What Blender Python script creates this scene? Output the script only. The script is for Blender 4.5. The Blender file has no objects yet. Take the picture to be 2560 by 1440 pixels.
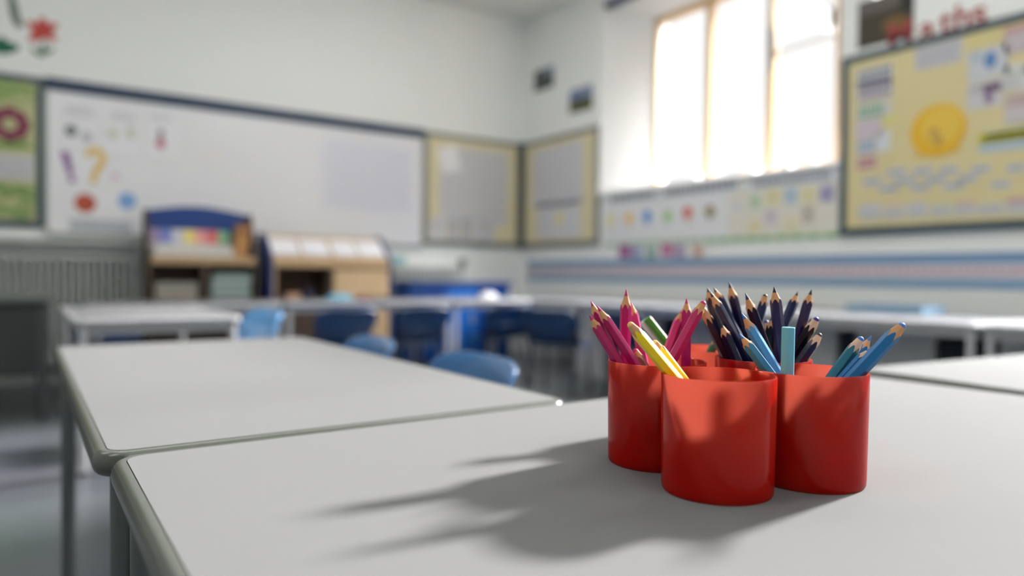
import bpy, bmesh, math, random
from mathutils import Vector, Matrix
random.seed(7)
PI = math.pi
sc = bpy.context.scene
COL = sc.collection

# ------------------------------------------------------------ camera
CZ = 0.782                                   # lens height above the floor
F_PX, PITCH, ROLL, YAW = 1771.065, 0.017174, -0.009534, 0.60345
FW = Vector((math.sin(YAW), math.cos(YAW), 0))
RT = Vector((math.cos(YAW), -math.sin(YAW), 0))
UPV = Vector((0, 0, 1))
cf = FW * math.cos(PITCH) - UPV * math.sin(PITCH)
cu = UPV * math.cos(PITCH) + FW * math.sin(PITCH)
crx = RT * math.cos(ROLL) - cu * math.sin(ROLL)
cup_ = RT * math.sin(ROLL) + cu * math.cos(ROLL)
cam = bpy.data.cameras.new('camera')
cam.sensor_width = 36.0
cam.lens = F_PX * 36.0 / 2560.0
cam.clip_start = 0.02
cam.dof.use_dof = True
cam.dof.focus_distance = 0.655
cam.dof.aperture_fstop = 1.9
cam.dof.aperture_blades = 0
cam_o = bpy.data.objects.new('camera', cam)
COL.objects.link(cam_o)
m = Matrix((crx, cup_, -cf)).transposed().to_4x4()
m.translation = (0, 0, CZ)
cam_o.matrix_world = m
sc.camera = cam_o

# ------------------------------------------------------------ light
SUN_ELEV = math.radians(28.0)
SUN_AZ = 0.035                               # the sun stands straight out from the window wall, a touch towards the back wall
SKY_LOW, SKY_HIGH = 0.95, 90.0
FILL = 13.0  # strength of the added fill lights
w = bpy.data.worlds.new('overcast sky')
sc.world = w
w.use_nodes = True
bg = w.node_tree.nodes['Background']
bg.inputs['Color'].default_value = (0.985, 0.99, 1.0, 1)
wn = w.node_tree.nodes; wl = w.node_tree.links     # overcast sky, dim behind the buildings near the horizon and bright overhead
wtc = wn.new('ShaderNodeTexCoord'); wsx = wn.new('ShaderNodeSeparateXYZ'); wmr = wn.new('ShaderNodeMapRange')
wmr.interpolation_type = 'SMOOTHSTEP'
wmr.inputs['From Min'].default_value = 0.38; wmr.inputs['From Max'].default_value = 0.85
wmr.inputs['To Min'].default_value = SKY_LOW; wmr.inputs['To Max'].default_value = SKY_HIGH
wl.new(wtc.outputs['Generated'], wsx.inputs[0]); wl.new(wsx.outputs['Z'], wmr.inputs['Value']); wl.new(wmr.outputs['Result'], bg.inputs['Strength'])
sun = bpy.data.lights.new('sun', 'SUN')
sun.energy = 12.0
sun.angle = math.radians(5.2)
sun.color = (1.0, 0.975, 0.945)
sun_o = bpy.data.objects.new('sun', sun)
COL.objects.link(sun_o)
sd = Vector((-math.cos(SUN_ELEV) * math.cos(SUN_AZ), -math.cos(SUN_ELEV) * math.sin(SUN_AZ), -math.sin(SUN_ELEV)))
sun_o.rotation_euler = sd.to_track_quat('-Z', 'Y').to_euler()
sun_o.location = (8, 1, 6)
sc.view_settings.view_transform = 'Standard'
sc.view_settings.look = 'None'
sc.view_settings.gamma = 1.0
sc.view_settings.use_curve_mapping = False
sc.view_settings.exposure = 0.28
sc.cycles.use_denoising = True
sc.cycles.max_bounces = 8
sc.cycles.diffuse_bounces = 5
sc.cycles.glossy_bounces = 3
sc.cycles.transmission_bounces = 4
sc.cycles.transparent_max_bounces = 8
sc.cycles.caustics_reflective = False
sc.cycles.caustics_refractive = False
sc.cycles.sample_clamp_indirect = 6.0
XB, YA, ZC = 4.26, 6.0, 3.38                 # window wall, whiteboard wall, ceiling
XL, YF = -3.4, -2.6                          # the two walls behind and beside the camera
TT = 0.600                                   # table top height

# ------------------------------------------------------------ helpers
def ray(u, v):
    x = (u - 1280) / F_PX
    y = (720 - v) / F_PX
    return cf + crx * x + cup_ * y
def on_a(u, v, off=0.0):                     # point of the whiteboard wall seen at (u, v)
    d = ray(u, v); t = (YA - off) / d.y
    return Vector((0, 0, CZ)) + d * t
def on_b(u, v, off=0.0):
    d = ray(u, v); t = (XB - off) / d.x
    return Vector((0, 0, CZ)) + d * t
def mat(name, col, rough=0.6, metal=0.0, spec=0.5, noise=0.0, nscale=8.0, bump=0.0, bscale=200.0, coat=0.0, transl=0.0, tcol=None):
    M = bpy.data.materials.new(name); M.use_nodes = True
    nt = M.node_tree; N = nt.nodes; Lk = nt.links
    b = N['Principled BSDF']
    b.inputs['Base Color'].default_value = (*col, 1)
    b.inputs['Roughness'].default_value = rough
    b.inputs['Metallic'].default_value = metal
    b.inputs['Specular IOR Level'].default_value = spec
    b.inputs['Coat Weight'].default_value = coat
    tc = N.new('ShaderNodeTexCoord')
    if noise > 0:
        n = N.new('ShaderNodeTexNoise'); n.inputs['Scale'].default_value = nscale; n.inputs['Detail'].default_value = 4
        Lk.new(tc.outputs['Object'], n.inputs['Vector'])
        r = N.new('ShaderNodeMapRange'); r.inputs['To Min'].default_value = 1 - noise; r.inputs['To Max'].default_value = 1 + noise
        Lk.new(n.outputs['Fac'], r.inputs['Value'])
        mx = N.new('ShaderNodeMix'); mx.data_type = 'RGBA'; mx.blend_type = 'MULTIPLY'; mx.inputs['Factor'].default_value = 1
        mx.inputs['A'].default_value = (*col, 1)
        Lk.new(r.outputs['Result'], mx.inputs['B']); Lk.new(mx.outputs['Result'], b.inputs['Base Color'])
    if bump > 0:
        n2 = N.new('ShaderNodeTexNoise'); n2.inputs['Scale'].default_value = bscale; n2.inputs['Detail'].default_value = 3
        Lk.new(tc.outputs['Object'], n2.inputs['Vector'])
        bp = N.new('ShaderNodeBump'); bp.inputs['Strength'].default_value = bump; bp.inputs['Distance'].default_value = 0.002
        Lk.new(n2.outputs['Fac'], bp.inputs['Height']); Lk.new(bp.outputs['Normal'], b.inputs['Normal'])
    if transl > 0:
        t = N.new('ShaderNodeBsdfTranslucent'); t.inputs['Color'].default_value = (*(tcol or col), 1)
        ms = N.new('ShaderNodeMixShader'); ms.inputs['Fac'].default_value = transl
        Lk.new(b.outputs['BSDF'], ms.inputs[1]); Lk.new(t.outputs['BSDF'], ms.inputs[2])
        Lk.new(ms.outputs['Shader'], N['Material Output'].inputs['Surface'])
    return M
_cm = {}
def cm(col, rough=0.7):                      # plain coloured paper or card
    k = (tuple(round(c, 3) for c in col), rough)
    if k not in _cm:
        _cm[k] = mat('card_%d' % len(_cm), col, rough, noise=0.03, nscale=20)
    return _cm[k]
def link(name, bm, M, parent=None, smooth=False, bevel=0.0):
    me = bpy.data.meshes.new(name); bmesh.ops.recalc_face_normals(bm, faces=bm.faces[:]); bm.to_mesh(me); bm.free()
    if M is not None: me.materials.append(M)
    if smooth:
        for p in me.polygons: p.use_smooth = True
    o = bpy.data.objects.new(name, me); COL.objects.link(o)
    if parent is not None: o.parent = parent
    if bevel > 0:
        b = o.modifiers.new('bevel', 'BEVEL'); b.width = bevel; b.segments = 3; b.limit_method = 'ANGLE'; b.angle_limit = 0.6
    if smooth:
        e = o.modifiers.new('es', 'EDGE_SPLIT'); e.split_angle = math.radians(38)
    return o
def thing(name, label, cat, loc=(0, 0, 0), rz=0, group=None):
    o = bpy.data.objects.new(name, None); COL.objects.link(o)
    o.location = loc; o.rotation_euler = (0, 0, rz)
    o['label'] = label; o['category'] = cat
    if group: o['group'] = group
    return o
def tag(o, label, cat, group=None):
    o['label'] = label; o['category'] = cat
    if group: o['group'] = group
    return o
def struct(o):
    o['kind'] = 'structure'; return o
def box(bm, a, b):
    x0, y0, z0 = a; x1, y1, z1 = b
    v = [bm.verts.new(c) for c in ((x0,y0,z0),(x1,y0,z0),(x1,y1,z0),(x0,y1,z0),(x0,y0,z1),(x1,y0,z1),(x1,y1,z1),(x0,y1,z1))]
    for f in ((0,3,2,1),(4,5,6,7),(0,1,5,4),(1,2,6,5),(2,3,7,6),(3,0,4,7)): bm.faces.new([v[i] for i in f])
    return v
def BX(*bs):
    bm = bmesh.new()
    for a, b in bs: box(bm, a, b)
    return bm
def ring(bm, c, d, r, n, ph=0.0):
    d = Vector(d).normalized()
    s = d.orthogonal().normalized(); t = d.cross(s)
    return [bm.verts.new(Vector(c) + s * r * math.cos(ph + 2*PI*i/n) + t * r * math.sin(ph + 2*PI*i/n)) for i in range(n)]
def tube(bm, pts, r, n=12):
    pts = [Vector(p) for p in pts]; prev = None; s = None
    for i, p in enumerate(pts):
        d = (pts[min(i+1, len(pts)-1)] - pts[max(i-1, 0)]).normalized()
        if s is None: s = d.orthogonal().normalized()
        s = (s - d * s.dot(d)).normalized(); t = d.cross(s)
        rg = [bm.verts.new(p + s*r*math.cos(2*PI*k/n) + t*r*math.sin(2*PI*k/n)) for k in range(n)]
        if prev:
            for k in range(n): bm.faces.new((prev[k], prev[(k+1) % n], rg[(k+1) % n], rg[k]))
        else: bm.faces.new(rg[::-1])
        prev = rg
    bm.faces.new(prev)
    return bm
def lathe(prof, n=64):                       # closed or open profile of (r, z)
    bm = bmesh.new(); prev = None
    for r, z in prof:
        if r < 1e-6: rg = [bm.verts.new((0, 0, z))]
        else: rg = [bm.verts.new((r*math.cos(2*PI*k/n), r*math.sin(2*PI*k/n), z)) for k in range(n)]
        if prev:
            for k in range(n):
                k2 = (k+1) % n
                if len(prev) == 1: bm.faces.new((prev[0], rg[k2], rg[k]))
                elif len(rg) == 1: bm.faces.new((prev[k], prev[k2], rg[0]))
                else: bm.faces.new((prev[k], prev[k2], rg[k2], rg[k]))
        prev = rg
    return bm
def prism(bm, pts, n_off):                   # polygon of 3D points pushed along n_off
    n_off = Vector(n_off)
    a = [bm.verts.new(Vector(p)) for p in pts]; b = [bm.verts.new(Vector(p) + n_off) for p in pts]
    bm.faces.new(a); bm.faces.new(b[::-1])
    for i in range(len(pts)): bm.faces.new((a[i], b[i], b[(i+1) % len(pts)], a[(i+1) % len(pts)]))
def copy_tree(o, parent=None):
    c = o.copy(); COL.objects.link(c); c.parent = parent
    for ch in list(o.children): copy_tree(ch, c)
    return c
# ------------------------------------------------------------ room shell
wall_m = mat('wall_paint', (0.84, 0.855, 0.83), 0.75, noise=0.02, nscale=1.5, bump=0.05, bscale=60)
ceil_m = mat('ceiling_paint', (0.8, 0.8, 0.77), 0.85, noise=0.02)
reveal_m = mat('reveal_paint', (0.76, 0.76, 0.75), 0.6, noise=0.015)
wood_m = mat('window_wood', (0.62, 0.42, 0.22), 0.5, noise=0.12, nscale=14)
def floor_material():
    M = mat('floor_vinyl', (0.16, 0.18, 0.21), 0.28, bump=0.05, bscale=30)
    nt = M.node_tree; N = nt.nodes; Lk = nt.links
    b = N['Principled BSDF']
    tc = N.new('ShaderNodeTexCoord')
    n1 = N.new('ShaderNodeTexNoise'); n1.inputs['Scale'].default_value = 160; n1.inputs['Detail'].default_value = 5
    n2 = N.new('ShaderNodeTexNoise'); n2.inputs['Scale'].default_value = 1.2
    Lk.new(tc.outputs['Object'], n1.inputs['Vector']); Lk.new(tc.outputs['Object'], n2.inputs['Vector'])
    cr = N.new('ShaderNodeValToRGB')
    cr.color_ramp.elements[0].position = 0.38; cr.color_ramp.elements[0].color = (0.055, 0.068, 0.077, 1)
    cr.color_ramp.elements[1].position = 0.66; cr.color_ramp.elements[1].color = (0.19, 0.21, 0.225, 1)
    Lk.new(n1.outputs['Fac'], cr.inputs['Fac'])
    mx = N.new('ShaderNodeMix'); mx.data_type = 'RGBA'; mx.blend_type = 'MULTIPLY'; mx.inputs['Factor'].default_value = 0.35
    Lk.new(cr.outputs['Color'], mx.inputs['A']); Lk.new(n2.outputs['Color'], mx.inputs['B'])
    Lk.new(mx.outputs['Result'], b.inputs['Base Color'])
    return M
floor_m = floor_material()
T = 0.5
struct(link('floor', BX(((XL-T, YF-T, -0.1), (XB+T, YA+T, 0))), floor_m))
struct(link('ceiling', BX(((XL-T, YF-T, ZC), (XB+T, YA+T, ZC+0.12))), ceil_m))
struct(link('wall_back', BX(((XL-T, YA, 0), (XB+T, YA+T, ZC))), wall_m))
struct(link('wall_left', BX(((XL-T, YF, 0), (XL, YA, ZC))), wall_m))
struct(link('wall_front', BX(((XL-T, YF-T, 0), (XB+T, YF, ZC))), wall_m))
# the window wall, pierced by the window in the picture and by the openings beside it
W1 = (2.54, 4.79, 1.53, 3.22)                # y0 y1 z0 z1
W2 = (-1.9, 1.36, 1.30, 3.30)
W3 = (1.36, 2.34, 2.47, 3.30)  # unseen opening added so the sun reaches the back table
ys = [YF, W2[0], W2[1], W3[0], W3[1], W1[0], W1[1], YA]
bm = bmesh.new()
def wb(y0, y1, z0, z1): box(bm, (XB, y0, z0), (XB+0.46, y1, z1))
wb(YF, W2[0], 0, ZC); wb(W2[0], W2[1], 0, W2[2]); wb(W2[0], W2[1], W2[3], ZC)
wb(W2[1], W3[0], 0, ZC); wb(W3[0], W3[1], 0, W3[2]); wb(W3[0], W3[1], W3[3], ZC); wb(W3[1], W1[0], 0, ZC)
wb(W1[0], W1[1], 0, W1[2]); wb(W1[0], W1[1], W1[3], ZC); wb(W1[1], YA, 0, ZC)
struct(link('wall_right', bm, wall_m))
# splayed white reveals of window 1
XF = 4.55
bm = bmesh.new()
prism(bm, [(XB+0.001, 4.795, W1[2]), (XF, 4.44, W1[2]), (XF+0.16, 4.44, W1[2]), (XF+0.16, 4.795, W1[2])], (0, 0, W1[3]-W1[2]))
prism(bm, [(XB+0.001, 2.535, W1[2]), (XF, 2.70, W1[2]), (XF+0.16, 2.70, W1[2]), (XF+0.16, 2.535, W1[2])], (0, 0, W1[3]-W1[2]))
prism(bm, [(XB+0.001, 2.54, 3.222), (XF, 2.54, 3.04), (XF+0.16, 2.54, 3.04), (XF+0.16, 2.54, 3.222)], (0, 2.25, 0))
struct(link('trim_1', bm, reveal_m))
struct(link('trim_2', BX(((XB-0.03, W1[0]-0.02, W1[2]-0.035), (XF+0.02, W1[1]+0.02, W1[2]+0.003))), mat('sill_paint', (0.82, 0.81, 0.80), 0.4, noise=0.02), bevel=0.008))
glass = bpy.data.materials.new('window_glass'); glass.use_nodes = True
nt = glass.node_tree; nt.nodes.remove(nt.nodes['Principled BSDF'])
tr = nt.nodes.new('ShaderNodeBsdfTransparent'); gl = nt.nodes.new('ShaderNodeBsdfGlossy'); gl.inputs['Roughness'].default_value = 0.02
mxs = nt.nodes.new('ShaderNodeMixShader'); mxs.inputs['Fac'].default_value = 0.05
nt.links.new(tr.outputs[0], mxs.inputs[1]); nt.links.new(gl.outputs[0], mxs.inputs[2]); nt.links.new(mxs.outputs[0], nt.nodes['Material Output'].inputs['Surface'])
def window(name, y0, y1, z0, z1, mull, fw=0.05, xf=XF, left=True, right=None):
    r = bpy.data.objects.new(name, None); COL.objects.link(r); r.location = (xf, 0, 0); r['kind'] = 'structure'
    rz_ = z1 if right is None else right
    bm = BX(((0, y0, z0), (0.045, y0+fw, z1 if left else z0+fw)), ((0, y1-fw, z0), (0.045, y1, rz_)), ((0, y0, z1-fw), (0.07, y1, z1)), ((0, y0, z0), (0.07, y1, z0+fw)))
    link('window_frame', bm, wood_m, r, bevel=0.005)
    edges = [y0+fw] + sum([[a-0.035, a+0.035] for a in mull], []) + [y1-fw]
    for a in mull: link('mullion', BX(((-0.01, a-0.035, z0), (0.045, a+0.035, z1))), wood_m, r, bevel=0.005)
    for i in range(0, len(edges), 2):
        link('pane', BX(((0.032, edges[i], z0+fw), (0.038, edges[i+1], z1-fw))), glass, r)
    return r
w1 = window('window_1', 2.70, 4.45, 1.55, 3.04, (3.255, 3.83))
dk = mat('dark_metal', (0.09, 0.09, 0.09), 0.5, noise=0.05)
# transom bar and the tilted hopper light of the right-hand pane, with its stay
link('transom', BX(((-0.004, 2.75, 2.425), (0.03, 3.22, 2.455))), reveal_m, w1)
bm = bmesh.new()
tube(bm, [(-0.02, 3.20, 2.46), (-0.16, 3.17, 2.98)], 0.012, 8); tube(bm, [(-0.16, 3.17, 2.98), (-0.16, 2.76, 2.98)], 0.010, 8); tube(bm, [(-0.02, 2.76, 2.46), (-0.16, 2.76, 2.98)], 0.010, 8)
link('hopper_frame', bm, mat('hopper_metal', (0.42, 0.41, 0.38), 0.45, noise=0.05), w1)
bm = tube(bmesh.new(), [(-0.02, 3.235, 2.30), (-0.03, 3.235, 2.62)], 0.020, 10)
link('window_stay', bm, dk, w1)
link('window_latch', BX(((-0.05, 2.745, 2.50), (-0.01, 2.775, 2.62))), dk, w1, bevel=0.006)
window('window_2', W2[0], W2[1], W2[2], W2[3], (-0.85, 0.05), xf=4.60, fw=0.04, right=2.47)
window('added_window', W3[0], W3[1], W3[2], W3[3], (), xf=4.60, fw=0.04, left=False)
struct(link('baseboard_back', BX(((XL, YA-0.018, 0), (XB, YA, 0.14))), mat('baseboard_paint', (0.62, 0.63, 0.62), 0.5, noise=0.03)))
struct(link('baseboard_right', BX(((XB-0.018, YF, 0), (XB, YA-0.02, 0.14))), bpy.data.materials['baseboard_paint']))
# roller blind cassette at the head of the window (only its dark end shows)
navy_m = mat('navy_paint', (0.002, 0.022, 0.07), 0.5, noise=0.05)
link_o = link('blind_cassette', BX(((XB-0.01, 2.62, 3.165), (XB+0.05, 4.77, 3.218))), navy_m, bevel=0.01)
tag(link_o, 'navy roller blind case at the head of the tall window', 'blind')

# ------------------------------------------------------------ tables
lam_m = mat('laminate', (0.176, 0.178, 0.180), 0.9, spec=0.06, noise=0.015, nscale=5, bump=0.02, bscale=900)
edge_m = mat('edging_plastic', (0.085, 0.092, 0.08), 0.25, noise=0.05, nscale=30)
leg_m = mat('leg_steel', (0.12, 0.13, 0.13), 0.35, metal=0.3, noise=0.04)  # dark base puts shade into the near legs
def outline(w, l, r, off, n=8):
    pts = []
    for cx, cy, a0 in ((w-r, l-r, 0), (r, l-r, 90), (r, r, 180), (w-r, r, 270)):
        for k in range(n+1):
            a = math.radians(a0 + 90*k/n); pts.append((cx + (r+off)*math.cos(a), cy + (r+off)*math.sin(a)))
    return pts
lamw_m = mat('laminate_far', (0.17, 0.17, 0.18), 0.7, spec=0.15, noise=0.015, nscale=5)  # far-table copy of the laminate, toned for window brightness
leg_lit_m = mat('leg_lit', (0.50, 0.50, 0.52), 0.45, noise=0.03)  # pale base puts window light into the far legs and edging
def make_table(label, loc, w, l, rz=0, group='grey classroom tables', white=False):
    t = thing('classroom_table', label, 'table', loc, rz, group)
    th, r = 0.026, 0.034
    bm = bmesh.new(); prism(bm, [(x, y, TT-0.0245) for x, y in outline(w, l, r, -0.0142)], (0, 0, 0.0245))
    link('tabletop', bm, lamw_m if white else lam_m, t)
    prof = [(-0.0134, -th), (-0.0134, -0.0004)]
    for k in range(9):
        a = math.radians(90 - 180*k/8); prof.append((-0.0085 + 0.0085*math.cos(a), -th/2 + (th/2)*math.sin(a)))
    bm = bmesh.new(); rows = []
    for d, z in prof: rows.append([bm.verts.new((x, y, TT + z)) for x, y in outline(w, l, r, d)])
    m_ = len(rows[0])
    for i in range(len(rows)):
        A, B = rows[i], rows[(i+1) % len(rows)]
        for k in range(m_): bm.faces.new((A[k], A[(k+1) % m_], B[(k+1) % m_], B[k]))
    link('edging', bm, leg_lit_m if white else edge_m, t, smooth=True)
    zt = TT - th; i_ = 0.03
    lm = leg_lit_m if white else leg_m
    fr = BX(((i_, i_, zt-0.035), (w-i_, i_+0.02, zt)), ((i_, l-i_-0.02, zt-0.035), (w-i_, l-i_, zt)),
            ((i_, i_+0.02, zt-0.035), (i_+0.02, l-i_-0.02, zt)), ((w-i_-0.02, i_+0.02, zt-0.035), (w-i_, l-i_-0.02, zt)))
    link('frame_rail', fr, lm, t)
    for x in (i_+0.002, w-i_-0.002):
        for y in (i_+0.002, l-i_-0.002):
            b2 = bmesh.new(); tube(b2, [(x, y, 0.012), (x, y, zt-0.001)], 0.0155, 16)
            lg = link('leg', b2, lm, t, smooth=True)
            b3 = bmesh.new(); tube(b3, [(x, y, 0), (x, y, 0.014)], 0.018, 12)
            link('foot_cap', b3, dk, lg)
    return t
TW, TL = 0.611, 1.244
make_table('light grey classroom table in the foreground carrying the red pencil pots', (0.0675, 0.8015-0.67, 0), TL, 0.67)
make_table('light grey classroom table meeting the far side of the foreground table', (0.0563, 0.8045, 0), TW, TL)
a6 = math.radians(-6)
c0 = Vector((1.392, 0.802)); dv = Vector((math.cos(a6 - PI/2), math.sin(a6 - PI/2))) * 0.612
make_table('slightly askew light grey table at the right edge beyond the pencil pots', (c0.x + dv.x, c0.y + dv.y, 0), TL, 0.612, a6)
make_table('light grey table standing alone in front of the radiator', (0.155, 3.13, 0), TW, TL, 0, 'white tables along the walls', True)
make_table('white table in the far row in front of the bookcase', (0.30, 4.42, 0), 1.03, TW, 0, 'white tables along the walls', True)
make_table('white table in the middle of the far row', (1.34, 4.42, 0), 1.20, TW, 0, 'white tables along the walls', True)
make_table('short white table ending the far row in the corner', (2.545, 4.42, 0), 0.70, TW, 0, 'white tables along the walls', True)
ry = 3.86
for i, lb in enumerate(('white table of the window wall row at its corner end', 'white table of the window wall row below the tall window',
                        'white window wall table below the left end of the yellow maths board', 'white table of the window wall row at the right edge of the picture')):
    make_table(lb, (3.29, ry - 1.26*i, 0), 0.80, 1.25, 0, 'white tables along the walls', True)
# ------------------------------------------------------------ fill lights added above the view to brighten the room
em = bpy.data.materials.new('fill_diffuser'); em.use_nodes = True
pb = em.node_tree.nodes['Principled BSDF']; pb.inputs['Base Color'].default_value = (0.8, 0.8, 0.78, 1)
pb.inputs['Emission Color'].default_value = (1.0, 0.99, 0.97, 1); pb.inputs['Emission Strength'].default_value = FILL
fillb = mat('fill_body', (0.7, 0.7, 0.7), 0.5, noise=0.02)
for i, (x, y) in enumerate(((-1.6, 3.1), (0.5, 3.3), (2.3, 4.0), (-1.6, 0.9), (0.5, -1.2), (2.5, 1.4))):
    t = thing('fill_light', ['added fill light over the leafy board side', 'added fill light over the whiteboard', 'added fill light nearest the room corner', 'added fill light left of the foreground tables', 'added fill light behind the camera', 'added fill light over the right-hand tables'][i], 'ceiling light', (x, y, ZC-0.07), 0, 'added fill lights')
    link('housing', BX(((-0.75, -0.16, 0.02), (0.75, 0.16, 0.069))), fillb, t, bevel=0.006)
    link('diffuser', BX(((-0.73, -0.14, -0.02), (0.73, 0.14, 0.0195))), em, t, bevel=0.006)
# ------------------------------------------------------------ pencil pots
RC, HC = 0.0479, 0.0995
pots = {'front': (0.4907, 0.3988), 'right': (0.5856, 0.3723), 'left': (0.5160, 0.4950), 'mid': (0.6324, 0.4570), 'far': (0.6530, 0.5540)}
red_m = mat('red_plastic', (0.43, 0.001, 0.001), 0.14, spec=0.28, noise=0.06, nscale=25, transl=0.45, tcol=(0.80, 0.36, 0.28))
plab = {'front': 'shiny red plastic pot nearest the camera holding two yellow pencils',
        'right': 'shiny red plastic pot holding light blue and teal pencils',
        'left': 'red plastic pot holding the pink pencils',
        'mid': 'red plastic pot packed with navy and dark purple pencils',
        'far': 'red plastic pot at the back, mostly hidden, with a green pencil leaning out'}
prof = [(0.0, 0.0), (RC*0.95, 0.0), (RC*0.968, 0.0015), (RC*0.975, 0.006), (RC*0.994, HC*0.75), (RC, HC-0.0008), (RC-0.0006, HC), (RC-0.0013, HC-0.0007),
        (RC*0.994-0.0014, HC*0.75), (RC*0.972-0.0014, 0.004), (RC*0.95-0.0014, 0.0022), (0.0, 0.0022)]
pm = None
for k, (x, y) in pots.items():
    o = link('pencil_pot', lathe(prof, 96), red_m, smooth=True)
    o.location = (x, y, TT + 0.0002); tag(o, plab[k], 'pot', 'red pencil pots')
wood_p = mat('pencil_wood', (0.52, 0.27, 0.12), 0.7, noise=0.14, nscale=90)
woodl_p = mat('pencil_wood_pale', (0.66, 0.44, 0.30), 0.7, noise=0.12, nscale=90)
PC = {'pink': (0.36, 0.003, 0.11), 'pinkl': (0.58, 0.035, 0.20), 'pinks': (0.42, 0.02, 0.13), 'mauve': (0.30, 0.10, 0.10), 'white': (0.70, 0.72, 0.72),
      'green': (0.06, 0.23, 0.015), 'dgreen': (0.01, 0.10, 0.045), 'yellow': (0.80, 0.60, 0.01), 'navy': (0.003, 0.003, 0.026), 'navyb': (0.002, 0.010, 0.060),
      'navyp': (0.006, 0.003, 0.040), 'plum': (0.012, 0.005, 0.024), 'plumb': (0.016, 0.009, 0.055), 'black': (0.003, 0.003, 0.006),
      'sky': (0.07, 0.27, 0.54), 'teal': (0.035, 0.19, 0.35), 'aqua': (0.13, 0.40, 0.52), 'teal2': (0.015, 0.15, 0.21), 'skyd': (0.008, 0.13, 0.33)}
LEAD = {'pink': (0.42, 0.01, 0.10), 'yellow': (0.75, 0.45, 0.12), 'navy': (0.004, 0.006, 0.014), 'plum': (0.02, 0.012, 0.10), 'black': (0.02, 0.015, 0.22), 'blue': (0.03, 0.16, 0.5), 'green': (0.01, 0.08, 0.03)}
pmat = {k: mat('pencil_paint_' + k, c, 0.32, spec=0.4, noise=0.06, nscale=60) for k, c in PC.items()}
lmat = {k: mat('pencil_lead_' + k, c, 0.5, noise=0.08, nscale=80) for k, c in LEAD.items()}
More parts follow.
